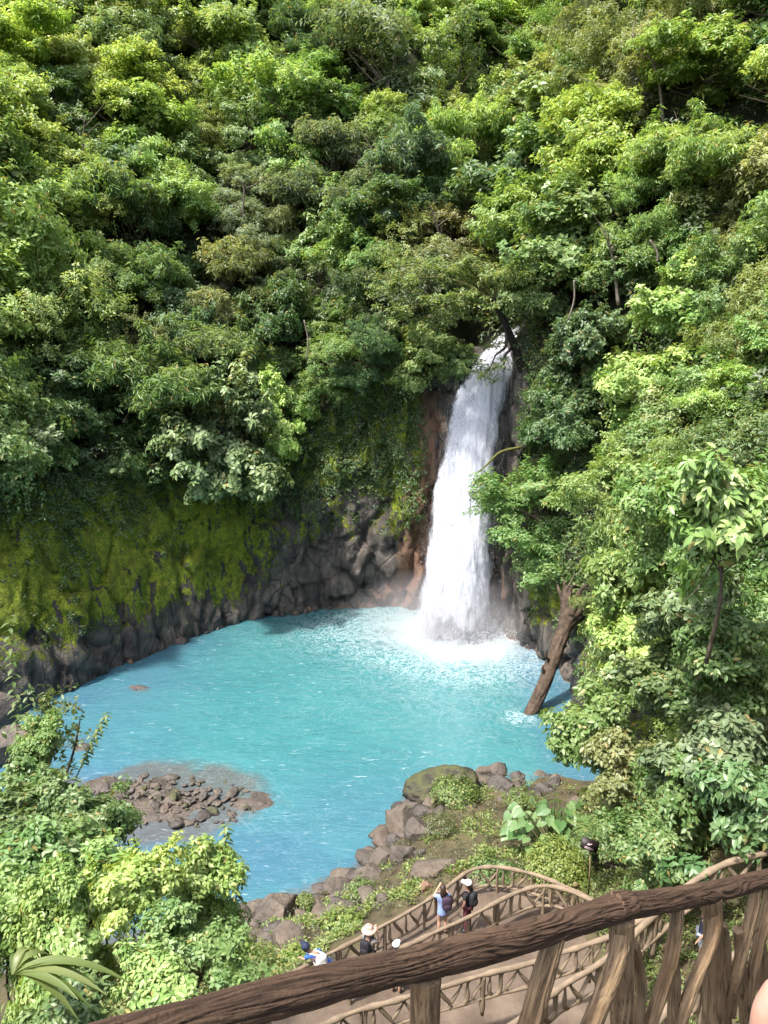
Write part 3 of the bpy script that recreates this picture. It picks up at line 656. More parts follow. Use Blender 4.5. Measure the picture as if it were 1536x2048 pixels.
HERO = [
 (265, 175, 235, 'layer', 'lime', 'bright lime umbrella-shaped tree with a mossy forked trunk, upper left slope'),
 (520, 200, 210, 'layer', 'lime', 'lime green layered tree right of the umbrella-shaped tree'),
 (115, 395, 240, 'mossy', 'yellow', 'moss-hung yellowish tree below the umbrella-shaped tree near left edge'),
 (790, 130, 300, 'fine', 'grey', 'tall dense grey-green tree rising at the top centre'),
 (1065, 125, 220, 'mossy', 'fresh', 'green tree with dark bare horizontal limbs at the upper right of centre'),
 (472, 375, 150, 'fine', 'grey', 'small grey-leaved tree on a thin bare trunk, upper left of centre'),
 (362, 410, 170, 'broad', 'fresh', 'fresh green tree left of the small grey-leaved tree'),
 (665, 320, 230, 'lance', 'grey', 'grey-green tree with narrow leaves in the middle of the slope'),
 (800, 350, 240, 'lance', 'teal', 'blue-green narrow-leaved tree in the middle of the slope'),
 (650, 450, 175, 'rosette', 'fresh', 'tree with starry leaf rosettes below the blue-green narrow-leaved tree'),
 (312, 565, 170, 'layer', 'teal', 'flat-topped teal tree in the shade left of centre'),
 (455, 555, 230, 'lance', 'olive', 'olive grey tree right of the flat-topped teal tree'),
 (105, 595, 270, 'mossy', 'yellow', 'large yellowish mossy tree at the left edge halfway down'),
 (640, 640, 150, 'layer', 'jade', 'small green layered tree over the dark hollow left of the falls'),
 (735, 545, 180, 'broad', 'jade', 'rounded green tree uphill of the dark hollow left of the falls'),
 (560, 640, 190, 'broad', 'deep', 'dark shaded tree above the pale-leaved shrub'),
 (255, 700, 180, 'mossy', 'olive', 'brownish green tree above the mossy rock wall'),
 (120, 770, 200, 'glossy', 'deep', 'dark large-leaved tree above the mossy rock wall near left edge'),
 (850, 520, 200, 'mossy', 'olive', 'lichen-covered branching tree uphill of the top of the falls'),
 (985, 465, 150, 'layer', 'fresh', 'light green tree uphill of the lip of the waterfall'),
 (1140, 455, 270, 'glossy', 'mid', 'round glossy-leaved tree above and right of the waterfall top'),
 (905, 475, 190, 'fine', 'olive', 'greyish tree with bare twigs left of the round glossy-leaved tree'),
 (1225, 285, 260, 'layer', 'lime', 'bright layered tree uphill of the round glossy-leaved tree'),
 (1400, 330, 290, 'lance', 'fresh', 'large tree with drooping sunlit leaves at the upper right edge'),
 (1400, 140, 270, 'layer', 'lime', 'sunlit yellow-green tree in the upper right corner'),
 (1460, 560, 220, 'mound', 'mid', 'vine-smothered dome of leaves at the right edge'),
 (1340, 650, 190, 'viney', 'fresh', 'sunlit leafy shrub on the slope right of the waterfall'),
 (1290, 770, 190, 'viney', 'yellow', 'yellow-green shrub halfway down the right slope'),
 (1150, 700, 190, 'glossy', 'deep', 'dark green tree hanging beside the top of the waterfall on its right'),
 (1125, 850, 200, 'broad', 'deep', 'dark tree clinging to the cliff right of the waterfall'),
 (1075, 1020, 240, 'mound', 'jade', 'deep green shrub reaching out in front of the waterfall'),
 (1270, 960, 210, 'broad', 'fresh', 'light green bush on the right slope beside the deep green overhanging shrub'),
 (1440, 800, 260, 'mound', 'mid', 'wide leafy bush on the right slope below the vine-smothered dome'),
 (1085, 600, 160, 'broad', 'mid', 'mid green tree just right of the leaning tree at the lip'),
 (35, 240, 230, 'layer', 'yellow', 'pale yellow-green tree at the left edge near the top'),
 (185, 80, 190, 'broad', 'fresh', 'bushy green tree behind the umbrella-shaped tree'),
 (610, 80, 200, 'lance', 'deep', 'dark drooping tree at the top beside the tall grey-green tree'),
 (880, 250, 190, 'layer', 'olive', 'olive layered tree right below the tall grey-green tree'),
 (965, 320, 180, 'fine', 'olive', 'fine-leaved olive tree uphill of the greyish tree with bare twigs'),
 (990, 50, 200, 'broad', 'lime', 'sunlit pale tree at the top right of centre'),
 (1245, 70, 190, 'mound', 'teal', 'blue-grey tree draped in vines near the top right'),
 (430, 110, 200, 'broad', 'fresh', 'green tree between the umbrella-shaped tree and the lime layered tree'),
 (60, 920, 150, 'glossy', 'pale', 'light large-leaved shrub at the left edge above the moss'),
 (740, 700, 150, 'lance', 'deep', 'dark feathery shrub on the cliff edge left of the falls'),
 (1040, 330, 200, 'broad', 'mid', 'green tree with a bare forked branch right of the olive trees'),
]
SHORT = [(h[0], h[1], s) for h, s in zip(HERO, ['bright lime umbrella-shaped tree', 'lime layered tree', 'moss-hung yellowish tree', 'tall grey-green tree', 'tree with bare horizontal limbs', 'small grey-leaved tree', 'fresh tree beside the small grey-leaved one', 'grey-green narrow-leaved tree', 'blue-green narrow-leaved tree', 'starry rosette tree', 'flat-topped teal tree', 'olive grey tree', 'large mossy tree at the left edge', 'small layered tree over the hollow', 'rounded tree above the hollow', 'dark tree above the pale-leaved shrub', 'brownish tree above the moss wall', 'dark large-leaved tree', 'lichen-covered tree over the falls', 'light tree above the lip', 'round glossy-leaved tree', 'greyish tree with bare twigs', 'bright layered tree', 'drooping sunlit tree at the right edge', 'yellow-green tree in the upper right corner', 'vine-smothered dome', 'sunlit leafy shrub', 'yellow-green shrub', 'dark tree beside the falls', 'dark tree clinging to the cliff', 'deep green overhanging shrub', 'light green bush', 'wide leafy bush', 'mid green tree beside the lip', 'pale yellow-green tree at the left edge', 'bushy tree behind the umbrella-shaped one', 'dark drooping tree at the top', 'olive layered tree', 'fine-leaved olive tree', 'sunlit pale tree at the top', 'blue-grey vine-draped tree', 'green tree between the two lime trees', 'light large-leaved shrub', 'dark feathery shrub', 'tree with a bare forked branch'])]
for px, py, D, kind, col, lab in HERO: tree_px(px, py, D, kind, col, lab)
tree_px(455, 850, 245, 'rosette', 'pale', 'pale-leaved rounded shrub overhanging the mossy cliff', 'shrub', name='pale_shrub', lift=1.0)
tree_px(872, 690, 125, 'viney', 'fresh', 'leafy creeper hanging over the rock ledge left of the fall', 'shrub', name='creeper_shrub', lift=.7)
tree_px(905, 700, 80, 'viney', 'mid', 'small creeper tuft at the edge of the fall just below the lip', 'shrub', name='creeper_shrub', lift=.7)
tree_px(565, 795, 130, 'viney', 'lime', 'bright green creeper column beside the pale-leaved shrub', 'shrub', name='creeper_shrub', lift=1.1)

# the rest of the forest: spread over the slope, nearest trees smaller
rt = random.Random(11)
pts = CL[:, NC:].reshape(-1, 3); order = rng.permutation(len(pts))
zones = {'upper_left': ['lime', 'yellow', 'fresh', 'mid', 'lime'], 'centre': ['mid', 'teal', 'olive', 'jade', 'grey', 'deep'], 'right': ['fresh', 'mid', 'lime', 'olive', 'jade']}
CN = dict(lime='lime green', yellow='yellow-green', fresh='fresh green', mid='mid green', teal='blue-green', olive='olive', jade='bright green', grey='grey-green', deep='deep green')
KN = dict(broad='broad-leaved', fine='fine-leaved', layer='flat-layered', lance='narrow-leaved', mossy='mossy', mound='vine-covered', glossy='glossy-leaved')
used_labels = set()
def fill_label(u_, v_, col, kind):
    """colour, foliage and place beside a tree that has its own description"""
    order_ = sorted(SHORT, key=lambda q: (q[0] - u_) ** 2 + (q[1] - v_) ** 2)
    for q in order_[:6]:
        dx, dy = u_ - q[0], v_ - q[1]; far = math.hypot(dx, dy)
        w_ = ('uphill of' if dy < 0 else 'downhill of') if abs(dy) > 1.6 * abs(dx) else ('left of' if dx < 0 else 'right of') if abs(dx) > 1.6 * abs(dy) else ('up and ' if dy < 0 else 'down and ') + ('left of' if dx < 0 else 'right of')
        for pre in ('', 'rounded ', 'uneven '):
            lab = f"{pre}{CN[col]} {KN[kind]} tree {w_} the {q[2]}"
            if lab not in used_labels and len(lab.split()) <= 16: used_labels.add(lab); return lab
    return lab
nf = 0
for i in order:
    p = pts[i]
    u_, v_, f_ = project(p)
    if f_ < 12 or u_ < -130 or u_ > 1536 + 130 or v_ < -170: continue
    dist_ = np.linalg.norm(p - CAM)
    if dist_ > 125: continue
    if p[1] < 24 and p[0] > 0: continue
    rad = (rt.uniform(2.4, 3.4) if rt.random() < .35 else rt.uniform(3.8, 5.8)) * (1.0 if dist_ < 60 else 1.15)
    if p[0] > 10 and p[1] < 50: rad *= .72
    n_ = nrm(CAM - p); c = p + np.array([0, 0, rad * .5]) + n_ * rad * .35
    if any(np.sum((c - q) ** 2) < (.54 * (rad + r_)) ** 2 for q, r_ in placed): continue
    if 850 < u_ < 1110 and 595 < v_ < 800: continue
    zone = 'right' if u_ > 1050 else ('upper_left' if (v_ < 380 or u_ < 220) else 'centre')
    col = rt.choice(zones[zone]); kind = rt.choice(['broad', 'fine', 'layer', 'lance', 'broad', 'mossy', 'mound', 'fine', 'glossy'])
    uc, vc_, _ = project(c)
    if -60 < uc < 1596 and vc_ > -60: plant(kind, col, c, rad, fill_label(uc, vc_, col, kind), 'tree', 'trees of the forest slope', rs=rt)
    else:
        side_ = 'left' if uc <= -60 else ('right' if uc >= 1596 else 'top')
        plant(kind, col, c, rad, f'{CN[col]} forest tree rising just beyond the {side_} edge of the picture', 'tree', f'trees beyond the {side_} edge', rs=rt)
    nf += 1
print('fill trees', nf)

# undergrowth hiding the soil of the slope, and leafy cover on the cliff
def surface_leaves(P, Nn, L, W, rs, K=5, name='undergrowth', mat=LEAF, **kw):
    V, T, ti = rosettes(P, nrm(Nn + rs.normal(0, .3, P.shape)), K, L, W, rs, **kw)
    return mesh_np(name, V, T, mat, False, {'tint': ti})
fn = np.cross(np.gradient(CL, axis=0), np.gradient(CL, axis=1)); fn = nrm(fn)
sgn = np.sign(np.sum(fn * (CAM - CL), -1, keepdims=True)); fn = fn * sgn
rs = np.random.default_rng(77)
def sample_surface(mask, n):
    a = np.linalg.norm(np.cross(np.gradient(CL, axis=0), np.gradient(CL, axis=1)), axis=-1) * mask
    u_, v_, f_ = project(CL); a = a * ((u_ > -250) & (u_ < 1800) & (v_ > -350) & (f_ > 8))
    idx = rs.choice(a.size, n, p=(a / a.sum()).ravel()); return (CL.reshape(-1, 3)[idx] + rs.normal(0, .14, (n, 3)), fn.reshape(-1, 3)[idx])
up = np.array([0, 0, .7])
m_slope = sstep(NC - 8, NC, rows) * (np.linalg.norm(CL - CAM, axis=-1) < 125)
P, Nn = sample_surface(m_slope, 28000)
o = link('undergrowth', surface_leaves(P + (Nn + up) * (np.clip(1.0 - worley(P * .42, 66)[0] * 1.1, 0, 1) * 2.6 * rs.uniform(.75, 1.0, len(P)) + rs.uniform(.0, .5, len(P)))[:, None], Nn + up * 1.4, .34, .15, rs)); o.color = (.058, .112, .026, 1)
tag(o, 'dark leafy undergrowth covering the forest slope', 'undergrowth', kind='stuff')
gn = fbm(CL * .45, 3, 91)
lc = left * sstep(8.0, 11.5, Z + 1.5 * gn) + mid * sstep(6.5, 10.5, Z + 2.2 * gn) * .9 + right * sstep(3.5, 6.5, Z + 2 * gn) + .22 * left * (gn > .25) * (Z > 3) + sstep(5, 9, Z) * (Y < 46) * (X > 8)
P, Nn = sample_surface(np.clip(lc, 0, 1) * (1 - sstep(NC - 3, NC + 2, rows)), 17000)
o = link('ivy', surface_leaves(P + Nn * rs.uniform(.05, .4, (len(P), 1)), Nn + up, .20, .12, rs, name='ivy', tilt=(-.6, .3))); o.color = (.075, .155, .030, 1)
tag(o, 'small dark green leaves of creepers covering the upper cliff', 'creepers', kind='stuff')

# ------------------------------------------------------------------ shrubs of the right bank and the near left bank
RB = [
 (1475, 1040, 250, 'bigleaf', 'fresh', 'large-leaved shrub with yellowish young leaves at the right edge', 20),
 (1390, 1170, 200, 'bigleaf', 'pale', 'pale large-leaved shrub left of the shrub with yellowish young leaves', 24),
 (1250, 1120, 190, 'shrub', 'fresh', 'light green shrub uphill of the leaning dead trunk', 33),
 (1330, 1010, 190, 'viney', 'fresh', 'sunlit shrub on the right slope above the large-leaved shrubs', 30),
 (1262, 1290, 180, 'viney', 'lime', 'bright creeper-covered shrub right of the leaning dead trunk', 31),
 (1192, 1440, 195, 'shrub', 'fresh', 'shrub leaning over the pool at the foot of the dead trunk', 29),
 (1340, 1380, 220, 'viney', 'mid', 'leafy shrub in the middle of the right bank', 26),
 (1470, 1310, 230, 'shrub', 'mid', 'green shrub under the large-leaved shrub at the right edge', 22),
 (1430, 1480, 230, 'bigleaf', 'grey', 'grey-green shrub with broad hanging leaves on the right bank', 22),
 (1245, 1530, 180, 'shrub', 'olive', 'tangled olive shrub at the water right of the heart-leaved plant', 26),
 (1330, 1590, 210, 'viney', 'mid', 'dense tangled shrub above the small sign', 23),
 (1490, 1610, 220, 'bigleaf', 'deep', 'dark broad-leaved shrub right behind the railing at the right edge', 20),
 (1215, 1190, 110, 'lance', 'olive', 'tuft of narrow leaves beside the roots of the dead trunk', 39),
 (1300, 1700, 170, 'viney', 'mid', 'low creeper mat below the dense tangled shrub', 21.5),
]
for px, py, D, kind, col, lab, dd in RB: tree_px(px, py, D, kind, col, lab, 'shrub', None, .3, 'bank_shrub', dd)
LB = [
 (75, 1480, 120, 'shrub', 'fresh', 'upper leaves of the tall slender shrub against the pool at left', 15.5),
 (40, 1600, 190, 'shrub', 'mid', 'leafy shrub below the tall slender shrub', 14.5),
 (150, 1640, 190, 'viney', 'mid', 'bush with drooping shoots in front of the gravel bar', 13.5),
 (25, 1700, 230, 'viney', 'mid', 'leafy bush at the left edge hiding the water', 13.0),
 (200, 1745, 190, 'shrub', 'fresh', 'bush in front of the end of the gravel bar', 11.8),
 (5, 1830, 220, 'shrub', 'fresh', 'sunlit bush cut by the left edge above the strap-leaved plant', 10.2),
 (90, 1750, 250, 'shrub', 'mid', 'green bush at the left edge above the strap-leaved plant', 11.5),
 (410, 1775, 190, 'shrub', 'lime', 'bright bush with upright shoots in front of the blue water', 11),
 (280, 1810, 230, 'viney', 'lime', 'sunlit bush in the middle of the lower left thicket', 10),
 (140, 1880, 230, 'viney', 'fresh', 'leafy bush above the dark railing log at lower left', 9),
 (410, 1890, 210, 'viney', 'mid', 'dark shaded bush between the sunlit bush and the railing log', 9.5),
 (330, 1990, 170, 'bigleaf', 'fresh', 'broad-leaved plant just above the railing log', 7.0),
 (130, 2010, 190, 'bigleaf', 'mid', 'broad-leaved plant in the lower left corner', 7.2),
 (470, 1960, 110, 'shrub', 'fresh', 'small bush at the edge of the water behind the railing log', 10.5),
]
for px, py, D, kind, col, lab, dd in LB: tree_px(px, py, D, kind, col, lab, 'shrub', None, .2, 'thicket_shrub', dd)
# ------------------------------------------------------------------ rocks
def boulder_mesh(seed, mat, sharp=.5, nu=44, nv=28, flat_=.75):
    V, q = sphere(nu, nv); rs = np.random.default_rng(seed)
    for _ in range(16):                                   # planes that shear faces off the lump
        a = nrm(rs.normal(0, 1, 3)); c = rs.uniform(.42, .80); d = V @ a
        V = V - np.where(d > c, (d - c), 0)[:, None] * a
    V = V * 1.25 * (1 + .06 * fbm(V * 1.3 + seed, 3, seed) + .05 * np.abs(fbm(V * 4 + seed, 4, seed)))[:, None]
    V = V * np.array([1, rs.uniform(.7, 1), flat_])
    return mesh_np('boulder', V, q, mat, False)
BM = {}
for key, mat in (('rock', ROCK), ('warm', ROCK_WARM), ('mossy', ROCK_MOSSY), ('wet', ROCK_WET), ('rust', ROCK_RUST)):
    BM[key] = [boulder_mesh(60 + 7 * k + len(key), mat, flat_=.6 + .15 * k) for k in range(3)]
    BM['s_' + key] = [boulder_mesh(90 + 7 * k + len(key), mat, flat_=.6 + .15 * k, nu=8, nv=6) for k in range(3)]
V, q = sphere(72, 44); V = V * (1 + .10 * fbm(V * 1.6 + 3, 3, 2) - .10 * np.abs(fbm(V * 3.2, 4, 5)) + .03 * fbm(V * 11, 3, 8))[:, None]; V[:, 2] = np.minimum(V[:, 2], .72 + .12 * V[:, 0])
BM['slab'] = [mesh_np('boulder', V, q, ROCK_MOSSY)] * 3
rb = random.Random(5)
def rock(kind, p, size, label=None, group=None, parent=None, name='boulder', asp=(1, 1, 1), rot=None, idx=None):
    o = link(name, BM[('s_' if name == 'stone' else '') + kind][rb.randrange(3) if idx is None else idx], parent, p)
    o.scale = tuple(size * a for a in asp); o.rotation_euler = rot or (rb.uniform(-.3, .3), rb.uniform(-.3, .3), rb.uniform(0, 6.28))
    if label: tag(o, label, 'boulder', group)
    return o
def rock_px(kind, px, py, wpx, z, label, asp=(1, 1, 1), rot=None, idx=None):
    p = atz(px, py, z); f = project(p)[2]; s = .62 * wpx / F_PX * f
    if z > .2 and py > 1540 and px > 300:                 # settle on the bank
        for zz_ in np.arange(3.6, -.1, -.05):
            p = atz(px, py + .12 * wpx, zz_)
            if zz_ <= max(ground_at(p[0], p[1]), 0): break
        p = p + np.array([0, 0, .22 * s])
    return rock(kind, p, s, label, asp=asp, rot=rot, idx=idx)
rock_px('slab', 884, 1576, 128, .35, 'big dark slab of rock overgrown with moss at the pool edge', (1.0, .62, .52), (0.10, -.12, .25), 1)
rock_px('warm', 805, 1655, 62, .6, 'rounded brown boulder below the big mossy slab', (1, .9, .9))
rock_px('rock', 845, 1668, 52, 1.0, 'grey boulder right of the rounded brown boulder')
rock_px('warm', 742, 1755, 70, .9, 'pointed brown boulder with a whitened top at the pool edge', (.85, .8, 1.25))
rock_px('warm', 553, 1820, 100, .7, 'large reddish brown boulder in front of the thicket', (1, .8, .95))
rock_px('warm', 575, 1880, 95, 1.4, 'tan boulder below the large reddish brown boulder', (1, .8, .8))
rock_px('rock', 487, 1893, 75, .8, 'dark flat boulder beside the thicket', (1, .8, .55))
rock_px('warm', 870, 1735, 75, 1.9, 'flat pinkish slab among the shore rocks', (1.1, .7, .4))
rock_px('rust', 850, 1773, 28, 2.4, 'small orange block of stone beside the railing')
rock_px('rock', 765, 1715, 62, .9, 'grey block between the pointed boulder and the brown boulder', (1, .9, .7))
rock_px('rock', 808, 1710, 46, 1.2, 'small grey block left of the flat pinkish slab')
rock_px('rock', 770, 1800, 42, 1.8, 'dark round stone left of the small orange block')
rock_px('warm', 640, 1828, 60, .8, 'brown stone right of the large reddish brown boulder', (1.2, .8, .5))
rock_px('rock', 690, 1815, 55, 1.1, 'low grey brown stone on the shore below the pointed boulder', (1.2, .8, .6))
rock_px('wet', 1005, 1575, 48, .5, 'dark stone right of the big mossy slab')
rock_px('wet', 1040, 1590, 55, .8, 'stone at the water behind the heart-leaved plant', (1.2, .8, .7))
rock_px('wet', 10, 1415, 70, 1.6, 'large grey boulder at the left edge under the cliff', (1, 1, 1.1))
rock_px('rock', 15, 1490, 75, 1.0, 'pale brown boulder at the left edge behind the slender shrub', (1.1, .9, .7))
rock_px('wet', 278, 1380, 44, -.14, 'small brown rock breaking the surface of the pool', (1.2, .7, .5))
rock_px('wet', 172, 1500, 46, -.10, 'low brown rock awash near the left shore', (1.3, .7, .45))
# loose stones of the shore and of the wall's foot: pieces of the ground they lie in
bank_o = bpy.data.objects['near_bank']; cliff_o = bpy.data.objects['hillside_cliff']
cnt = 0
while cnt < 240:
    x = rb.uniform(-6, 8.5); ys = float(np.interp(x, SHX, SHY)); y = ys - abs(rb.gauss(0, 2.3)) + .45
    if y < np.interp(x, RAILX, RAILY) + .25: continue
    s = rb.choice([rb.uniform(.10, .3), rb.uniform(.22, .55)]) * (1.3 if abs(ys - y) < 1 else 1)
    rock(rb.choice(['rock', 'warm', 'warm', 'wet', 'wet']), (x, y, ground_at(x, y) + s * .18), s, parent=bank_o, name='stone', asp=(1.2, 1, .8)); cnt += 1
for k in range(26):
    i = rb.randrange(int(NU * .30), int(NU * .80)); p = CL[i, 2 + rb.randrange(3)]
    if p[0] > 1 and p[1] > 50: continue
    s = rb.uniform(.2, .5); q = p - np.array([OUT[i, 0], OUT[i, 1], 0]) * s * .1
    rock(rb.choice(['wet', 'wet', 'rock', 'rust'] if s < .4 else ['wet', 'rock']), (q[0], q[1], max(.05, p[2] * .5)), s, parent=cliff_o, name='stone', asp=(1.2, 1, .9), rot=(rb.uniform(0, 6), rb.uniform(0, 6), rb.uniform(0, 6)))
# gravel bar with its stones
nb = 48; r_ = np.linspace(0, 1.15, 20)[:, None]; th = np.linspace(0, 2 * np.pi, nb, endpoint=False)[None]
wob = 1 + .18 * np.sin(3 * th + 1) + .12 * np.sin(5 * th)
bx = BAR[0] + r_ * np.cos(th) * 3.9 * wob; by = BAR[1] + r_ * np.sin(th) * 1.8 * wob - .12 * (bx - BAR[0])
bz = .16 * (1 - r_ ** 2) - .02 + 0 * th + .10 * fbm(np.stack([bx, by, 0 * bx], -1) * 1.2, 3, 61)
GR = rock_material('gravel', (0.04, 0.033, 0.027), (0.11, 0.09, 0.072), 0.6, 0.0, 0.1)
bar = link('gravel_bar', mesh_np('gravel_bar', np.stack([bx, by, bz], -1).transpose(1, 0, 2).reshape(-1, 3), grid_faces(nb, 20, True), GR, True)); tag(bar, kind='structure')
for k in range(290):
    a = rb.uniform(0, 6.283); rr = rb.random() ** .8 * 1.25
    x = BAR[0] + rr * math.cos(a) * 3.7; y = BAR[1] + rr * math.sin(a) * 1.7 - .12 * rr * math.cos(a) * 3.5
    s = rb.uniform(.07, .18) if k > 20 else rb.uniform(.22, .40)
    rock(rb.choice(['wet', 'rock', 'wet', 'warm', 'rock', 'mossy']), (x, y, .16 * max(0, 1 - rr * rr) + s * .22), s, parent=bar, name='stone', asp=(1.5, 1, .7))

for k in range(40):
    s = rb.uniform(.08, .3); rock(rb.choice(['wet', 'rock', 'warm']), (rb.uniform(-18.5, -12.5), rb.gauss(31.6, 1.0), s * .12), s, parent=bar, name='stone', asp=(1.4, 1, .7))

# ------------------------------------------------------------------ dead trunks
def bark_disp(amp, fr, seed, lw=.35):
    def f(a, L):
        q = np.stack([np.cos(a) * fr, np.sin(a) * fr, L * lw * fr], -1)
        return amp * (np.abs(fbm(q, 4, seed)) * -1.3 + .4)
    return f
log = bpy.data.objects.new('leaning_dead_trunk', None); sc.collection.objects.link(log)
A_, B_ = atz(1050, 1448, -.6), aty(1150, 1215, 43.5)
log.location = A_
axis = B_ - A_; Pl = np.linspace(0, 1, 60)[:, None] * axis[None] + .12 * np.stack([np.sin(np.linspace(0, 5, 60)), 0 * np.linspace(0, 5, 60), 0 * np.linspace(0, 5, 60)], -1)
rl = .36 + .06 * np.linspace(0, 1, 60) + .30 * sstep(.78, 1.0, np.linspace(0, 1, 60))
V, q, t = tube(Pl, rl, 40, bark_disp(.07, 3.4, 5)); link('stem', mesh_np('stem', V, [q, t], DEADWOOD, True), log)
an = nrm(axis); e1, e2 = frame(an[None]); e1, e2 = e1[0], e2[0]
for k in range(24):                                       # torn roots
    th = 2 * np.pi * k / 12 + rb.uniform(-.2, .2); rad_ = e1 * math.cos(th) + e2 * math.sin(th); L_ = rb.uniform(.8, 2.0)
    P = smooth_path([axis * .93 + rad_ * .38, axis + rad_ * rb.uniform(.55, .8), axis + an * L_ * .5 + rad_ * rb.uniform(.9, 1.3), axis + an * L_ * .8 + rad_ * rb.uniform(.8, 2.1) + np.array([rb.uniform(0, .9), 0, rb.uniform(-.7, .2)])], 12)
    link('root', tube_mesh('root', P, np.linspace(rb.uniform(.2, .34), .03, 12), DEADWOOD, 8, bark_disp(.04, 3, k)), log)
for f_, L_, sg_ in ((.30, .5, 1), (.52, .8, -1), (.66, .4, 1), (.42, .35, -1)):       # broken branch stubs
    P = smooth_path([axis * f_ + e2 * sg_ * .25, axis * f_ + e2 * sg_ * (.4 + L_ * .4) + an * .1, axis * f_ + e2 * sg_ * (.4 + L_ * .8) + an * .35], 7)
    link('stub', tube_mesh('stub', P, np.linspace(.11, .05, 7), DEADWOOD, 8, bark_disp(.02, 3, 4)), log)
for p0, p1 in (((-.2, -.5), (-1.0, .4)), ((.6, .1), (1.5, -.9))):
    P = smooth_path([axis + e1 * p0[0] + e2 * p0[1], axis + an * 1.0 + e1 * p1[0], axis + an * 2.1 + e1 * p1[0] * 1.2 + e2 * p1[1]], 10)
    link('splinter', tube_mesh('splinter', P, np.linspace(.07, .015, 10), BARK_PALE, 6), log)
tag(log, 'broken brown tree trunk leaning upside down from the pool against the right cliff', 'dead trunk')
ft = bpy.data.objects.new('leaning_tree', None); sc.collection.objects.link(ft)
P = smooth_path([aty(1062, 790, 54.0), aty(1044, 738, 53.8), aty(1026, 685, 53.4), aty(1004, 635, 53.0), aty(985, 596, 52.6)], 30); O_ = P[0]; ft.location = O_
link('trunk', tube_mesh('trunk', P - O_, np.linspace(.34, .20, 30), BARK_DARK, 12, bark_disp(.05, 3, 8)), ft)
rs = np.random.default_rng(44); Cl = []; Al = []
LIMB = [(14, [(1012, 715), (1008, 748)], 53.0, 0), (25, [(935, 610), (890, 640), (850, 680)], 51.6, 1), (28, [(920, 590), (850, 600), (780, 640)], 51.6, 1), (29, [(905, 560), (820, 560), (755, 585)], 52.4, 1), (29, [(950, 545), (890, 510)], 52.4, 1), (28, [(1000, 550), (1030, 520)], 52.2, 1), (20, [(1015, 690), (990, 715), (968, 758)], 52.6, .5), (29, [(960, 580), (840, 530), (770, 545)], 53.0, 1)]
for k, (s_, pts_, Yd, lf) in enumerate(LIMB):
    Q_ = smooth_path([P[s_]] + [aty(x, y, Yd + .25 * n_) for n_, (x, y) in enumerate(pts_)], 20)
    Q_ = Q_ + np.cumsum(rs.normal(0, .03, Q_.shape), 0)
    lb = link('limb', tube_mesh('limb', Q_ - O_, np.linspace(.13, .025, 20), BARK_MOSSY if lf == 1 else BARK_DARK, 8, bark_disp(.03, 3, k)), ft)
    if lf:
        for m_ in range(int(26 * lf)):
            b_ = Q_[rs.integers(6, 20)]; e_ = b_ + rs.normal(0, 1, 3) * np.array([.8, .7, .35]) + np.array([0, 0, .12]); tw = smooth_path([b_, (b_ + e_) / 2 + rs.normal(0, .08, 3), e_], 5)
            n_ = 5; Cl.append(e_ + rs.normal(0, .28, (n_, 3)) * np.array([1, 1, .45])); Cl.append(tw[2:])
Cl = np.concatenate(Cl) - O_; Al = nrm(rs.normal(0, .35, Cl.shape) + np.array([0, -.15, 1.0]))
V, T, ti = rosettes(Cl, Al, 6, .27, .11, rs, tilt=(-.5, .25)); o = link('crown', mesh_np('crown', V, T, LEAF, False, {'tint': ti}), ft); o.color = (.150, .245, .048, 1)
tag(ft, 'dark leaning tree spreading airy light green branches over the top of the waterfall', 'tree')
bt = bpy.data.objects.new('bare_branch', None); sc.collection.objects.link(bt)
P = smooth_path([aty(1040, 895, 51.0), aty(1000, 905, 50.6), aty(968, 935, 50.3), aty(950, 948, 50.2)], 16); bt.location = P[0]
link('stem', tube_mesh('stem', P - P[0], np.linspace(.12, .03, 16), BARK_MOSSY, 7, bark_disp(.02, 2, 3)), bt)
tag(bt, 'thin mossy branch sticking out in front of the waterfall', 'branch')
# hanging lianas in the dark hollow and on the right slope
for (x0, y0, x1, y1, Yd, lab) in ((608, 640, 612, 720, 56, 'pale liana hanging in the dark hollow left of the falls'), (1300, 480, 1315, 525, 40, 'thin liana hanging in the dark gap of the right slope'), (1148, 560, 1136, 640, 47, 'pale hanging stem below the round glossy-leaved tree')):
    P = smooth_path([aty(x0, y0, Yd), aty((x0 + x1) / 2 + 6, (y0 + y1) / 2, Yd), aty(x1, y1, Yd)], 14)
    o = link('liana', tube_mesh('liana', P - P[0], .05, BARK_PALE, 6), None, P[0]); tag(o, lab, 'liana')

def snag(px, py, L_, lean_, label, seed):
    rs = np.random.default_rng(seed); d = Vector(nrm(ray(px, py))); h = BVH.ray_cast(Vector(CAM), d); b = np.array(h[0]) - np.array(d) * 3.2
    e = bpy.data.objects.new('dead_branch', None); sc.collection.objects.link(e); e.location = b
    tip = np.array([lean_ * L_, -.3 * L_, L_]); P = smooth_path([(0, 0, -1.5), tip * .4 + rs.normal(0, .15, 3), tip], 16); link('stem', tube_mesh('stem', P, np.linspace(.13, .03, 16), BARK_PALE, 7, bark_disp(.02, 3, seed)), e)
    for k in range(7):
        s = P[rs.integers(5, 15)]; t_ = s + rs.normal(0, 1, 3) * np.array([.8, .4, .5]) * L_ * .35 + np.array([0, 0, .25 * L_]); link('twig', tube_mesh('twig', smooth_path([s, (s + t_) / 2 + rs.normal(0, .12, 3), t_], 8), np.linspace(.05, .012, 8), BARK_PALE, 5), e)
    tag(e, label, 'branch')
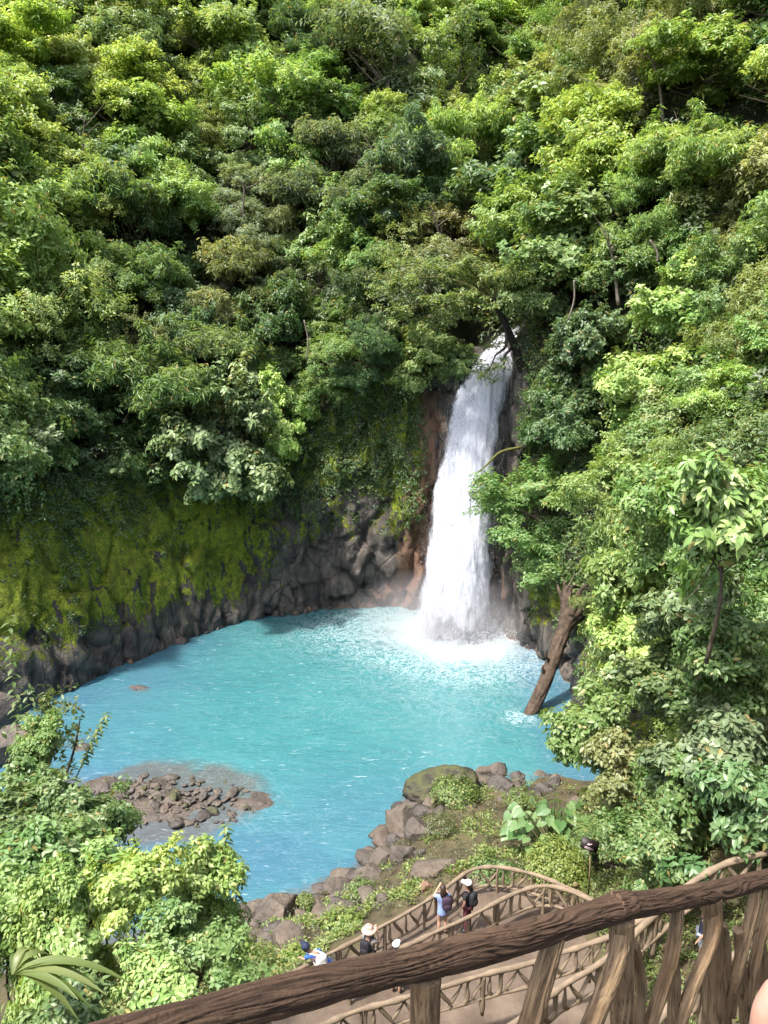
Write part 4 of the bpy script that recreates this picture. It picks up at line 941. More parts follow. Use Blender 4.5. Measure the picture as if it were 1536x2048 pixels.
for k, (px, py, L_, le, lab) in enumerate(((890, 500, 3.2, -.4, 'pale bare twigs sticking out left of the round glossy-leaved tree'), (1055, 290, 4.0, .3, 'bare forked branch on the slope uphill of the waterfall'), (1080, 150, 4.2, -.6, 'dark bare limbs at the upper right of centre'), (255, 390, 3.2, .5, 'bare pale branch below the bright lime umbrella-shaped tree'), (490, 450, 3.0, .1, 'thin bare stem right of the small grey-leaved tree'), (1330, 200, 3.6, -.8, 'long bare branch among the sunlit trees at upper right'), (170, 330, 3.4, .2, 'bare twigs beside the moss-hung yellowish tree'), (1240, 560, 2.6, -.5, 'bare branch over the dark gap on the right slope'), (1010, 420, 3.0, .3, 'bare twigs above the light green tree uphill of the lip'))):
    snag(px, py, L_, le, lab, 300 + k)

# ------------------------------------------------------------------ ferns, heart-leaved plant, strap-leaved plant, ground cover
def frond(P0, d, L, rs, n=16, w=.22):
    d = nrm(np.asarray(d, float)); up_ = np.array([0, 0, 1.0]); side = nrm(np.cross(d, up_))
    t_ = np.linspace(.08, 1, n); C = P0 + d * (t_ * L)[:, None] - up_ * (t_ ** 2 * L * .45)[:, None]
    ln_ = w * L * np.sin(np.pi * np.clip(t_ * .9 + .12, 0, 1)) + .02
    Pp = np.repeat(C, 2, 0); sg = np.tile([1, -1], n)[:, None]
    D = side * sg + d * .45 - up_ * .15
    return leaves(Pp, D, np.tile(up_ + 0 * d, (2 * n, 1)), np.repeat(ln_, 2), .055 * L, .05, .15, rs)
def fern(centre, L, nfr, col, label, lean=(0, -.6, 0), name='fern'):
    e = bpy.data.objects.new(name, None); sc.collection.objects.link(e); e.location = centre; rs = np.random.default_rng(int(abs(centre[0]) * 100))
    for k in range(nfr):
        a = 2 * np.pi * k / nfr + rs.uniform(-.3, .3); V, T, ti = frond(np.zeros(3), np.array([math.cos(a), math.sin(a), rs.uniform(.35, .8)]) + np.array(lean), L * rs.uniform(.8, 1.15), rs)
        o = link('frond', mesh_np('frond', V, T, LEAF, False, {'tint': ti * .9}), e); o.color = (*col, 1)
    tag(e, label, 'fern')
def wall_pt(px, py, back=.3):
    d = Vector(nrm(ray(px, py))); h = BVH.ray_cast(Vector(CAM), d); return np.array(h[0]) - np.array(d) * back
fern(wall_pt(315, 815, 2.2), 2.4, 8, (.035, .085, .03), 'large dark tree fern left of the pale-leaved shrub', (.3, -.5, 0), 'tree_fern')
fern(wall_pt(265, 820, 2.0), 1.9, 7, (.03, .075, .028), 'smaller dark fern above the moss, left of the large tree fern')
fern(wall_pt(1085, 1118, 1.2), 1.4, 7, (.055, .15, .04), 'bright fern on the mossy cliff right of the waterfall', (-.4, -.4, -.2))
fern(wall_pt(1145, 1275, 1.0), 1.2, 6, (.05, .10, .03), 'dark fern in the hollow behind the dead trunk')
fern(atz(1172, 1655, 5.0), .9, 7, (.13, .22, .03), 'yellow-green fern right behind the small sign', (0, 0, 0))
def heart_leaves(P, D, Nn, L, rs):
    """rounded heart blades with two lobes"""
    n = len(P); D = nrm(D); Nn = nrm(Nn - D * np.sum(D * Nn, -1, keepdims=True)); Sd = np.cross(D, Nn); L = L[:, None]
    prof = [(0, 0, 0), (-.16, .26, .06), (.05, .47, .09), (.38, .46, .07), (.72, .24, .0), (1.0, 0, -.14), (.72, -.24, .0), (.38, -.46, .07), (.05, -.47, .09), (-.16, -.26, .06), (.40, 0, -.02)]
    V = np.stack([P + D * L * a - 0 * P + Sd * L * b + Nn * L * c for a, b, c in prof], 1).reshape(-1, 3); k = (np.arange(n) * 11)[:, None]
    T = np.concatenate([k + np.array([[10, (i + 1) % 10, i]]) for i in range(10)])
    return V, T
e = bpy.data.objects.new('heart_leaved_plant', None); sc.collection.objects.link(e); hb = atz(1112, 1685, 2.9); e.location = hb
rs = np.random.default_rng(3); STEMM = plain('green_stem', (.07, .10, .03))
stm = MB()
for k in range(120):
    a = rs.uniform(0, 2 * np.pi); r1 = 1.6 * math.sqrt(rs.random()); tip = np.array([r1 * math.cos(a) * 1.15, r1 * math.sin(a) * .8, rs.uniform(.35, 1.75) * (1.15 - .3 * r1)])
    P = smooth_path([np.array([tip[0] * .25, tip[1] * .25, -.3]), tip * np.array([.7, .7, .75]), tip], 7); V, q, t = tube(P, np.linspace(.022, .010, 7), 5); stm.add(V, q, t)
    D = np.array([[math.cos(a), math.sin(a) - .5, -.55]]) + rs.normal(0, .25, (1, 3)); V, T = heart_leaves(tip[None], D, np.array([[0, -.45, 1.0]]) + rs.normal(0, .2, (1, 3)), rs.uniform(.26, .46, 1), rs)
    o = link('leaf', mesh_np('leaf', V, T, LEAF, True, {'tint': np.full(len(V), rs.uniform(.2, .9))}), e); o.color = (.10, .235, .05, 1)
link('stems', stm.mesh('stems', STEMM, True), e)
tag(e, 'clump of big bright heart-shaped leaves beside the pool', 'plant')
e = bpy.data.objects.new('strap_leaved_plant', None); sc.collection.objects.link(e); e.location = aty(25, 1950, 5.6)
for k in range(16):
    a = rs.uniform(-.6, 1.7) ; L_ = rs.uniform(.6, 1.1); t_ = np.linspace(0, 1, 12)[:, None]; d = np.array([math.cos(a), math.sin(a) * .5 - .15, .55])
    C = d * t_ * L_ - np.array([0, 0, 1]) * t_ ** 2 * L_ * rs.uniform(.5, .9); sd_ = nrm(np.cross(d, [0, 0, 1.0])) * (.035 * np.sin(np.pi * np.clip(t_ * .93 + .07, 0, 1)) + .004)
    V = np.concatenate([C - sd_ + [0, 0, .012], C, C + sd_ + [0, 0, .012]]); i = np.arange(11)
    Q = np.concatenate([np.stack([i, i + 1, i + 13, i + 12], -1), np.stack([i + 12, i + 13, i + 25, i + 24], -1)])
    o = link('leaf', mesh_np('leaf', V, Q, LEAF, True, {'tint': np.full(len(V), rs.uniform(.3, .95))}), e); o.color = (.11, .18, .02, 1)
tag(e, 'arching strap-leaved plant at the left edge in the lower thicket', 'plant')
# tall shoots rising from the left thicket
def shoot(base, tip, nl, L, col, label):
    e = bpy.data.objects.new('leafy_shoot', None); sc.collection.objects.link(e); e.location = base; rs = np.random.default_rng(nl + int(abs(base[0] * 50)))
    rel_ = np.asarray(tip) - base; P = smooth_path([np.zeros(3), rel_ * .5 + rs.normal(0, .05, 3), rel_], 12); link('stem', tube_mesh('stem', P, np.linspace(.018, .005, 12), STEMM, 6), e)
    t_ = np.linspace(.25 if nl < 80 else .5, 1, nl); C = np.stack([np.interp(t_, np.linspace(0, 1, 12), P[:, k]) for k in range(3)], -1); a = np.arange(nl) * 2.4
    D = np.stack([np.cos(a), np.sin(a), -.25 + 0 * a], -1); V, T, ti = blades6(C, D, np.tile([0, 0, 1.0], (nl, 1)) + .3 * D, L, L * .42, rs=rs)
    o = link('leaves', mesh_np('leaves', V, T, LEAF, False, {'tint': ti * .9}), e); o.color = (*col, 1); tag(e, label, 'plant')
shoot(aty(440, 1840, 10.5), aty(452, 1648, 10.8), 60, .15, (.12, .21, .03), 'upright leafy shoot rising above the bright bush')
shoot(aty(455, 1860, 10.2), aty(487, 1720, 10.4), 16, .16, (.05, .11, .03), 'thin bare-stemmed shoot at the right side of the thicket')
shoot(aty(110, 1520, 15.2), aty(90, 1385, 15.0), 60, .19, (.14, .20, .03), 'top shoot of the slender shrub against the pool')
shoot(aty(150, 1560, 15.0), aty(215, 1425, 15.2), 60, .17, (.11, .19, .03), 'side shoot of the slender shrub reaching over the water')
_b = aty(5, 1340, 16.0); shoot(np.array([_b[0] - .4, _b[1], ground_at(_b[0] - .4, _b[1])]), aty(18, 1240, 16.0), 90, .22, (.10, .18, .03), 'small sprig of pale leaves at the left edge above the slender shrub')
P = smooth_path([aty(60, 1760, 14.8), aty(75, 1600, 15.0), aty(110, 1480, 15.2), aty(95, 1400, 15.2)], 24)
sl_ = bpy.data.objects.new('slender_tree', None); sc.collection.objects.link(sl_); bz_ = ground_at(P[0][0], P[0][1]); P = np.vstack([[P[0][0], P[0][1], bz_ - .2], P]); sl_.location = P[0]
link('trunk', tube_mesh('trunk', P - P[0], np.linspace(.07, .03, len(P)), BARK, 7), sl_)
P2 = smooth_path([aty(128, 1560, 15.1), aty(148, 1500, 15.2), aty(160, 1440, 15.2)], 10); link('branch', tube_mesh('branch', P2 - sl_.location, np.linspace(.035, .015, 10), BARK, 6), sl_)
rs = np.random.default_rng(15); k = rs.integers(2, len(P), 150); C = P[k] - P[0] + rs.normal(0, .30, (150, 3)) * np.array([1, 1, .7])
V, T, ti = rosettes(C, rs.normal(0, .5, (150, 3)) + [0, 0, .8], 6, .15, .07, rs, maker=blades6); o = link('crown', mesh_np('crown', V, T, LEAF, False, {'tint': ti}), sl_); o.color = (.10, .17, .035, 1)
tag(sl_, 'tall slender tree wrapped in leaves standing against the pool at left', 'tree')
# ground cover on the near bank
def cover(xmin, xmax, ymin, ymax, n, L, col, name, label, keep, h=.16, K=5):
    rs = np.random.default_rng(n); x = rs.uniform(xmin, xmax, n * 3); y = rs.uniform(ymin, ymax, n * 3); z = bank_z(x, y)
    k_ = keep(x, y, z, fbm(np.stack([x, y, 0 * x], -1) * .9, 3, 40)); x, y, z = x[k_][:n], y[k_][:n], z[k_][:n]
    P = np.stack([x, y, z + rs.uniform(.02, h, len(x)) + .05], -1)
    o = link(name, surface_leaves(P, np.tile([0, 0, 1.0], (len(P), 1)), L, L * .5, rs, K, name, tilt=(-.1, .8))); o.color = (*col, 1); tag(o, label, 'plants', kind='stuff')
inl = lambda x, y: np.interp(x, SHX, SHY) - y
on_path = lambda x, y: (x > -3.2) & (x < 6.4) & (y < np.interp(x, RAILX, RAILY) - .1) & (y > 15.3)
cover(-7, 10, 22.0, 34, 1700, .13, (.15, .24, .03), 'ground_cover', 'low bright green plants growing between the shore rocks', lambda x, y, z, nz: (inl(x, y) > .8) & (nz > .12) & ~on_path(x, y))
cover(-7, 10.5, 21.0, 34, 1300, .10, (.085, .10, .035), 'dry_herbs', 'brownish low herbs on the bank behind the rocks', lambda x, y, z, nz: (inl(x, y) > .3) & (nz < .1) & ~on_path(x, y))
cover(4.5, 13, 13, 23.5, 6500, .11, (.12, .19, .03), 'bank_herbs', 'short sunlit plants on the slope behind the railing', lambda x, y, z, nz: ~on_path(x, y) & ((x > 6.2) | (y > 22.0)), .2)
cover(-9, 6.6, 11.5, 25, 3600, .14, (.16, .24, .03), 'shore_herbs', 'bright plants on the slope below the railing', lambda x, y, z, nz: (inl(x, y) > .4) & ~on_path(x, y) & ((nz > .12) | (y < 16)))
rs = np.random.default_rng(9)
def clump_plant(px, py, z, rad, n, L, col, label, name='leafy_plant', hh=.6):
    c = atz(px, py, z); P = rs.normal(0, 1, (n, 3)); P = nrm(P) * (rs.random((n, 1)) ** .4) * rad; P[:, 2] = np.abs(P[:, 2]) * hh
    V, T, ti = rosettes(P, nrm(P + [0, 0, rad * .8]), 6, L, L * .5, rs, maker=blades6); o = link(name, mesh_np(name, V, T, LEAF, False, {'tint': ti}), None, c); o.color = (*col, 1); tag(o, label, 'plant')
clump_plant(1118, 1738, 3.3, 1.2, 750, .10, (.17, .26, .02), 'bright yellow-green feathery mound left of the small sign', 'feathery_mound', .9)
clump_plant(1200, 1690, 5.0, .8, 160, .12, (.10, .18, .03), 'small leafy clump right of the small sign')
clump_plant(910, 1585, 1.15, 1.15, 330, .13, (.13, .22, .03), 'bright herbs growing on the big mossy slab')
clump_plant(985, 1750, 2.9, .9, 110, .17, (.10, .21, .035), 'broad green leaves inside the bend of the railing')
clump_plant(600, 1925, 2.2, .7, 120, .15, (.17, .27, .02), 'lime green leafy plant left of the leaning visitor')
clump_plant(1040, 1600, 1.6, .8, 160, .12, (.13, .21, .03), 'small bush left of the heart-leaved plant')
clump_plant(720, 1780, 1.4, .6, 110, .12, (.12, .21, .03), 'small green plant below the pointed boulder')
clump_plant(610, 1800, 1.0, .35, 60, .10, (.15, .22, .03), 'tuft growing on the large reddish brown boulder')
clump_plant(500, 1935, 2.0, 1.0, 260, .13, (.14, .22, .03), 'low bright plant behind the railing log below the dark flat boulder')
clump_plant(690, 1850, 2.2, .8, 200, .13, (.15, .25, .02), 'lime green herbs on the bank beyond the sun hat visitor')
clump_plant(880, 1650, 2.2, .8, 160, .10, (.10, .13, .035), 'brownish scrub right of the grey boulder')
# ------------------------------------------------------------------ paths and lower railings
def sheet(name, poly, z, mat, n=40):
    P = np.array(poly, float); xs = np.arange(P[:, 0].min(), P[:, 0].max() + .25, .25); ys = np.arange(P[:, 1].min(), P[:, 1].max() + .25, .25)
    gxx, gyy = np.meshgrid(xs, ys, indexing='ij'); ins = np.zeros(gxx.shape, bool); j = len(P) - 1
    for i in range(len(P)):
        xi, yi = P[i]; xj, yj = P[j]
        ins ^= ((yi > gyy) != (yj > gyy)) & (gxx < (xj - xi) * (gyy - yi) / (yj - yi + 1e-12) + xi); j = i
    V = np.stack([gxx, gyy, z + .05 + .03 * fbm(np.stack([gxx, gyy, 0 * gxx], -1) * 1.3, 3, 14)], -1).reshape(-1, 3)
    V[~ins.ravel(), 2] -= .3; Q = grid_faces(len(xs), len(ys)); Q = Q[ins.ravel()[Q].any(1)]
    used = np.unique(Q); mp = np.zeros(len(V), int); mp[used] = np.arange(len(used))
    return mesh_np(name, V[used], mp[Q], mat, True)
pl = [(-3.2, 15.4), (-3.0, 17.7), (-2.5, 18.3), (.2, 20.6), (1.5, 22.0), (2.6, 22.8), (3.6, 23.0), (5.4, 22.4), (6.8, 21.3), (7.0, 18.0), (6.6, 15.4), (2, 15.2)]
tag(link('path', sheet('path', pl, 3.0, PATH)), kind='structure')
# earth steps climbing to the right
for k in range(9):
    x0 = 6.0 + k * .42; z0 = 3.15 + k * .34
    V = np.array([(x0, 16.2 + .12 * k, z0 - .5), (x0 + .5, 16.4 + .12 * k, z0 - .5), (x0 + .5, 18.3 + .1 * k, z0 - .5), (x0, 18.1 + .1 * k, z0 - .5)]); V = np.vstack([V, V + [0, 0, .62]])
    Q = np.array([(0, 3, 2, 1), (4, 5, 6, 7), (0, 1, 5, 4), (1, 2, 6, 5), (2, 3, 7, 6), (3, 0, 4, 7)])
    link('step', mesh_np('step', V, Q, PATH), bpy.data.objects['path'])
rr_ = random.Random(21)
def small_disp(seed):
    def f(a, L): return .007 * fbm(np.stack([np.cos(a) * 1.5, np.sin(a) * 1.5, L * 3 + seed], -1), 3, seed) + 0.020 * vnoise(np.stack([L * 3.2, 0 * L + seed, 0 * L], -1), seed)
    return f
def railing(path, label, r=.075, height=.95, spacing=1.5, name='rustic_railing', branches=True, open_end=False):
    P = smooth_path(path, 90); seg_ = np.concatenate([[0], np.cumsum(np.linalg.norm(np.diff(P, axis=0), axis=1))]); L_ = seg_[-1]
    at = lambda s: np.array([np.interp(s, seg_, P[:, k]) for k in range(3)])
    e = bpy.data.objects.new(name, None); sc.collection.objects.link(e); base = P[0] - [0, 0, height]; e.location = base
    Pn = P + np.stack([.02 * vnoise(np.stack([seg_ * 1.3, 0 * seg_, 0 * seg_ + k], -1), k) for k in range(3)], -1)
    link('handrail', tube_mesh('handrail', Pn - base, r, LOG_PALE, 12, small_disp(1)), e)
    link('bottom_rail', tube_mesh('bottom_rail', Pn - base - [0, 0, height * .74], r * .62, LOG_PALE, 8, small_disp(2)), e)
    n = max(2, int(L_ / spacing)); ss = np.linspace(.15, L_ - .15, n + 1)
    for s in ss:
        t_ = at(s); Pp = smooth_path([t_ - [0, 0, height + .25], t_ - [rr_.uniform(-.03, .03), 0, height * .5], t_], 10)
        link('post', tube_mesh('post', Pp - base, r * .85, LOG_PALE, 9, small_disp(int(s * 10))), e)
    if branches:
        for a, b in zip(ss[:-1], ss[1:]):
            m_ = max(2, int((b - a) / .30))
            for k in range(m_):
                s0 = a + (b - a) * (k + .25) / m_; s1 = a + (b - a) * (k + .95) / m_; fl = rr_.random() < .5
                hi, lo = at(s1 if fl else s0), at(s0 if fl else s1) - [0, 0, height * .74]
                md = (hi + lo) / 2; wv = (at(min(L_, s1 + .1)) - at(max(0, s0 - .1))) * .22 * (1 if k % 2 else -1)
                Pp = smooth_path([lo, lo * .7 + md * .3 + wv * .8 + [0, 0, .03], md, hi * .7 + md * .3 - wv * .8, hi], 12)
                link('branch', tube_mesh('branch', Pp - base, np.linspace(r * .68, r * .52, 12), LOG_PALE, 8, small_disp(k + 3)), e)
    tag(e, label, 'railing'); return e
z4 = 4.0
railing([atz(575, 1952, z4), atz(622, 1925, z4), atz(748, 1862, z4), atz(820, 1822, z4), atz(881, 1784, z4), atz(935, 1745, z4), atz(985, 1734, z4), atz(1050, 1744, z4), atz(1140, 1777, z4), atz(1190, 1803, z4)], 'pale rustic branch railing curving round the far edge of the viewing platform', .062)
railing([atz(690, 1948, z4 + .1), atz(800, 1897, z4 + .1), atz(930, 1838, z4 + .1), atz(1040, 1783, z4 + .1), atz(1105, 1774, z4 + .1), atz(1160, 1790, z4 + .1), atz(1205, 1813, z4 + .1)], 'pale rustic branch railing on the near side of the viewing platform', .066)
railing([atz(600, 2072, 5.0), atz(700, 2026, 5.0), atz(850, 1985, 5.0), atz(960, 1952, 5.0), atz(1066, 1925, 5.0), atz(1200, 1880, 5.2), atz(1300, 1835, 5.8)], 'pale rustic railing just below the dark log, along the lower path', .070)
railing([atz(960, 2100, 5.6), atz(1100, 1990, 5.6), atz(1180, 1940, 5.7), atz(1240, 1895, 6.0), atz(1330, 1810, 7.0), atz(1385, 1766, 7.6), atz(1440, 1733, 8.0), atz(1500, 1713, 8.3), atz(1600, 1700, 8.6)], 'pale rustic railing climbing beside the steps to the right edge', .082, 1.0, 1.8)
railing([atz(1290, 2080, 8.5), atz(1340, 2010, 8.5), atz(1400, 1960, 8.7), atz(1500, 1890, 9.2), atz(1580, 1850, 9.6)], 'grey rustic railing seen between the thick posts at lower right', .07, .9, 2.0, branches=True)

# ------------------------------------------------------------------ small sign
sg = bpy.data.objects.new('information_sign', None); sc.collection.objects.link(sg); sb_ = atz(1178, 1770, 4.2); sg.location = sb_
f_ = project(sb_)[2]; hpx = f_ / F_PX
top = atz(1172, 1690, 4.2) - sb_
SIGN_POST = plain('sign_post', (.16, .13, .06)); SIGN_DARK = plain('sign_board', (.016, .011, .010), .55); SIGN_PRINT = plain('sign_print', (.55, .40, .45))
link('post', tube_mesh('post', np.array([(0, 0, -.3), (0, 0, .6), (-.04, 0, 1.25)]), .028, SIGN_POST, 8), sg)
def box(sx, sy, sz):
    V = np.array([(x, y, z) for x in (-sx, sx) for y in (-sy, sy) for z in (-sz, sz)]) / 2
    return V, np.array([(0, 1, 3, 2), (4, 6, 7, 5), (0, 4, 5, 1), (2, 3, 7, 6), (0, 2, 6, 4), (1, 5, 7, 3)])
V, q = box(.56, .03, .34); o = link('board', mesh_np('board', V, q, SIGN_DARK), sg, (-.06, -.02, 1.42)); o.rotation_euler = (-.45, .42, .0)
for (sx, sz, dx, dz) in ((.10, .05, -.02, .0), (.05, .03, .04, .03), (.04, .02, -.07, -.02)):
    V, q = box(sx, .006, sz); link('emblem', mesh_np('emblem', V, q, SIGN_PRINT), o, (dx, -.018, dz))
for k in range(2):
    V, q = box(.30, .005, .012); link('text_line', mesh_np('text_line', V, q, SIGN_PRINT), o, (0, -.0175, -.09 - .035 * k))
tag(sg, 'small dark sign with a pale emblem on a thin leaning post among the plants', 'sign')
s2 = bpy.data.objects.new('little_sign', None); sc.collection.objects.link(s2); s2.location = atz(1150, 1800, 3.4)
link('post', tube_mesh('post', np.array([(0, 0, -.3), (.02, 0, .5)]), .02, SIGN_POST, 7), s2); V, q = box(.22, .02, .16); o = link('board', mesh_np('board', V, q, SIGN_POST), s2, (0, -.02, .55)); o.rotation_euler = (-.3, .6, 0)
tag(s2, 'little brown marker board behind the bend of the near railing', 'sign')

# ------------------------------------------------------------------ visitors
def skin(name, J, E, parent, mat, sub=2):
    me = bpy.data.meshes.new(name); keys = list(J); ix = {k: i for i, k in enumerate(keys)}
    me.from_pydata([J[k][:3] for k in keys], [(ix[a], ix[b]) for a, b in E], []); ob = bpy.data.objects.new(name, me); sc.collection.objects.link(ob)
    md = ob.modifiers.new('s', 'SKIN'); md.use_smooth_shade = True; md.branch_smoothing = .6
    for i, k in enumerate(keys):
        r = J[k][3]; me.skin_vertices[0].data[i].radius = r if isinstance(r, tuple) else (r, r)
    me.skin_vertices[0].data[0].use_root = True
    sb = ob.modifiers.new('d', 'SUBSURF'); sb.levels = sub; sb.render_levels = sub
    dg = bpy.context.evaluated_depsgraph_get(); m2 = bpy.data.meshes.new_from_object(ob.evaluated_get(dg)); bpy.data.objects.remove(ob)
    m2.materials.clear(); m2.materials.append(mat); m2.name = name
    o = link(name, m2, parent); return o
def lerp(a, b, t): return tuple(a[i] + (b[i] - a[i]) * t for i in range(3))
SKIN = plain('skin', (.42, .25, .17), .55, .08); HAIR = plain('hair', (.035, .02, .014), .5); SHOE = plain('shoe', (.05, .05, .055))
def person(loc, face, h, label, arms, clothes, lean=(0, 0), skin_m=None, hair=True, hat=None, pack=None, hair_long=False, name='person', phone=None):
    """figure standing at loc facing the bearing face (radians, 0 = +Y); arms: ((elbow, wrist), (elbow, wrist)) for left, right"""
    e = bpy.data.objects.new(name, None); sc.collection.objects.link(e); e.location = loc; e.rotation_euler = (0, 0, face); s = h / 1.7; e.scale = (s, s, s)
    lx, ly = lean
    def up_(p, k=1.0): return (p[0] + lx * k * max(0, p[2] - .92), p[1] + ly * k * max(0, p[2] - .92), p[2] - abs(lx) * .25 * max(0, p[2] - .92) * k)
    J = {'pelvis': (0, 0, .95, (.145, .11)), 'waist': (*up_((0, .0, 1.10)), (.13, .095)), 'chest': (*up_((0, .01, 1.29)), (.155, .11)), 'collar': (*up_((0, 0, 1.42)), (.10, .075)), 'neck': (*up_((0, .01, 1.49)), .052),
         'jaw': (*up_((0, .035, 1.56)), (.062, .072)), 'head': (*up_((0, .02, 1.63)), (.078, .095)), 'crown': (*up_((0, .0, 1.69)), (.055, .06)), 'nose': (*up_((0, .118, 1.595)), .014)}
    E = [('pelvis', 'waist'), ('waist', 'chest'), ('chest', 'collar'), ('collar', 'neck'), ('neck', 'jaw'), ('jaw', 'head'), ('head', 'crown'), ('jaw', 'nose')]
    for sd_, n_ in ((-1, 'L'), (1, 'R')):
        J['hip' + n_] = (sd_ * .095, 0, .88, .088); J['knee' + n_] = (sd_ * .10, .02, .48, .058); J['calf' + n_] = (sd_ * .105, -.015, .34, .056); J['ankle' + n_] = (sd_ * .11, -.02, .09, .036); J['toe' + n_] = (sd_ * .13, .14, .03, .034)
        E += [('pelvis', 'hip' + n_), ('hip' + n_, 'knee' + n_), ('knee' + n_, 'calf' + n_), ('calf' + n_, 'ankle' + n_), ('ankle' + n_, 'toe' + n_)]
        el, wr = arms[0 if sd_ < 0 else 1]; J['sh' + n_] = (*up_((sd_ * .185, 0, 1.385)), .058)
        J['el' + n_] = (*el, .042); J['wr' + n_] = (*wr, .028)
        d = nrm(np.array(wr) - np.array(el)); pl_ = np.array(wr) + d * .07; J['palm' + n_] = (*pl_, (.036, .018))
        E += [('chest', 'sh' + n_), ('sh' + n_, 'el' + n_), ('el' + n_, 'wr' + n_), ('wr' + n_, 'palm' + n_)]
        sx_ = nrm(np.cross(d, [0, 0, 1.0]) + 1e-6)
        for f, (w_, l_) in enumerate(((-.03, .07), (-.01, .08), (.01, .075), (.03, .06))):
            J[f'f{f}{n_}'] = (*(pl_ + d * l_ * .6 + sx_ * w_), .0085); J[f'g{f}{n_}'] = (*(pl_ + d * l_ + sx_ * w_ * .9 - np.array([0, 0, .015])), .0075); E += [('palm' + n_, f'f{f}{n_}'), (f'f{f}{n_}', f'g{f}{n_}')]
        J['thumb' + n_] = (*(np.array(wr) + d * .06 - sx_ * .05 * sd_), .010); E += [('wr' + n_, 'thumb' + n_)]
    skin('body', J, E, e, skin_m or SKIN)
    def grow(keys, ed, g, mat, nm, extra=None):
        J2 = {k: (*J[k][:3], tuple(v + g for v in J[k][3]) if isinstance(J[k][3], tuple) else J[k][3] + g) for k in keys}
        if extra: J2.update(extra)
        return skin(nm, J2, ed, e, mat)
    for c in clothes:
        typ, mat = c
        if typ in ('shirt', 'dress', 'tank'):
            ks = ['chest', 'waist', 'pelvis', 'collar', 'shL', 'shR']; ed = [('chest', 'waist'), ('waist', 'pelvis'), ('chest', 'collar'), ('chest', 'shL'), ('chest', 'shR')]; ex = {}
            if typ != 'tank':
                for n_ in 'LR': ex['sl' + n_] = (*lerp(J['sh' + n_], J['el' + n_], .62), .058); ed.append(('sh' + n_, 'sl' + n_))
            if typ == 'dress': ex['hem'] = (0, 0, .66, (.19, .15)); ex['skirt'] = (0, 0, .82, (.175, .14)); ed += [('pelvis', 'skirt'), ('skirt', 'hem')]
            else: ex['hem'] = (0, 0, .87, (.155, .12)); ed.append(('pelvis', 'hem'))
            grow(ks, ed, .016, mat, typ if typ != 'tank' else 'top', ex)
        if typ in ('shorts', 'trousers'):
            ex = {}; ed = []
            for n_ in 'LR':
                ks_ = 'knee' + n_; 
                if typ == 'shorts': ex['cut' + n_] = (*lerp(J['hip' + n_], J[ks_], .8), .085); ed += [('pelvis', 'hip' + n_), ('hip' + n_, 'cut' + n_)]
                else: ed += [('pelvis', 'hip' + n_), ('hip' + n_, ks_), (ks_, 'calf' + n_), ('calf' + n_, 'ankle' + n_)]
            grow(['pelvis', 'hipL', 'hipR'] + ([] if typ == 'shorts' else ['kneeL', 'kneeR', 'calfL', 'calfR', 'ankleL', 'ankleR']), ed, .014, mat, typ, ex)
    for n_ in 'LR': grow(['ankle' + n_, 'toe' + n_], [('ankle' + n_, 'toe' + n_)], .014, SHOE, 'shoe')
    hc = np.array(up_((0, .0, 1.64)))
    V0, q0 = sphere(20, 14)
    if hair:
        V = V0 * np.array([.092, .108, .105]); V[:, 1] = np.where((V[:, 1] > .04) & (V[:, 2] < .04), .04, V[:, 1]); V *= (1 + .05 * fbm(V0 * 6, 2, 3))[:, None]
        o = link('hair', mesh_np('hair', V + hc + [0, -.012, .018], q0, HAIR, True), e)
        if hair_long:
            V = V0 * np.array([.10, .055, .19]); V *= (1 + .08 * fbm(V0 * 5, 2, 4))[:, None]; link('long_hair', mesh_np('long_hair', V + hc + [0, -.085, -.11], q0, HAIR, True), o)
    for sd_ in (-1, 1):
        V = V0[:, :] * .012; link('eye', mesh_np('eye', V + hc + [sd_ * .032, .092, -.012], q0, HAIR, True), e)
        V = V0 * np.array([.012, .022, .032]); link('ear', mesh_np('ear', V + hc + [sd_ * .092, .0, -.02], q0, skin_m or SKIN, True), e)
    if hat:
        typ, mat = hat; th = np.linspace(0, 2 * np.pi, 28, endpoint=False)[:, None]
        pr = [(.205, -.02), (.20, -.012), (.155, .015), (.115, .03), (.112, .10), (.085, .135), (.0, .145)] if typ == 'sun' else [(.118, .0), (.116, .045), (.095, .095), (.05, .118), (0, .125)]
        pr = np.array(pr); V = np.stack([pr[None, :, 0] * np.cos(th), pr[None, :, 0] * np.sin(th), pr[None, :, 1] + .012 * np.sin(2 * th) * (pr[None, :, 0] > .2)], -1)
        o = link('hat', mesh_np('hat', V.reshape(-1, 3) + hc + [0, .0, .03], grid_faces(28, len(pr), True), mat, True), e); so_ = o.modifiers.new('t', 'SOLIDIFY'); so_.thickness = .006
        if typ == 'cap':
            V = V0 * np.array([.085, .10, .010]); link('visor', mesh_np('visor', V + hc + [0, .14, .04], q0, mat, True), o)
    if pack:
        mat, off = pack; V, q = sphere(24, 16); V = np.sign(V) * np.abs(V) ** .62 * np.array([.155, .095, .225]); V *= (1 + .03 * fbm(V * 12, 2, 5))[:, None]
        c0 = np.array(up_((off, -.19, 1.22))); o = link('backpack', mesh_np('backpack', V + c0, q, mat, True), e)
        V2 = np.sign(V) * np.abs(V) * np.array([.72, .5, .45]); link('pocket', mesh_np('pocket', V2 + c0 + [0, -.08, -.09], q, mat, True), o)
        for sd_ in (-1, 1):
            P = smooth_path([c0 + [sd_ * .09, .08, .17], np.array(up_((sd_ * .11, 0, 1.47))), np.array(up_((sd_ * .13, .14, 1.30))), c0 + [sd_ * .13, .10, -.16]], 12)
            link('strap', tube_mesh('strap', P, .018, mat, 6), o)
    tag(e, label, 'person')
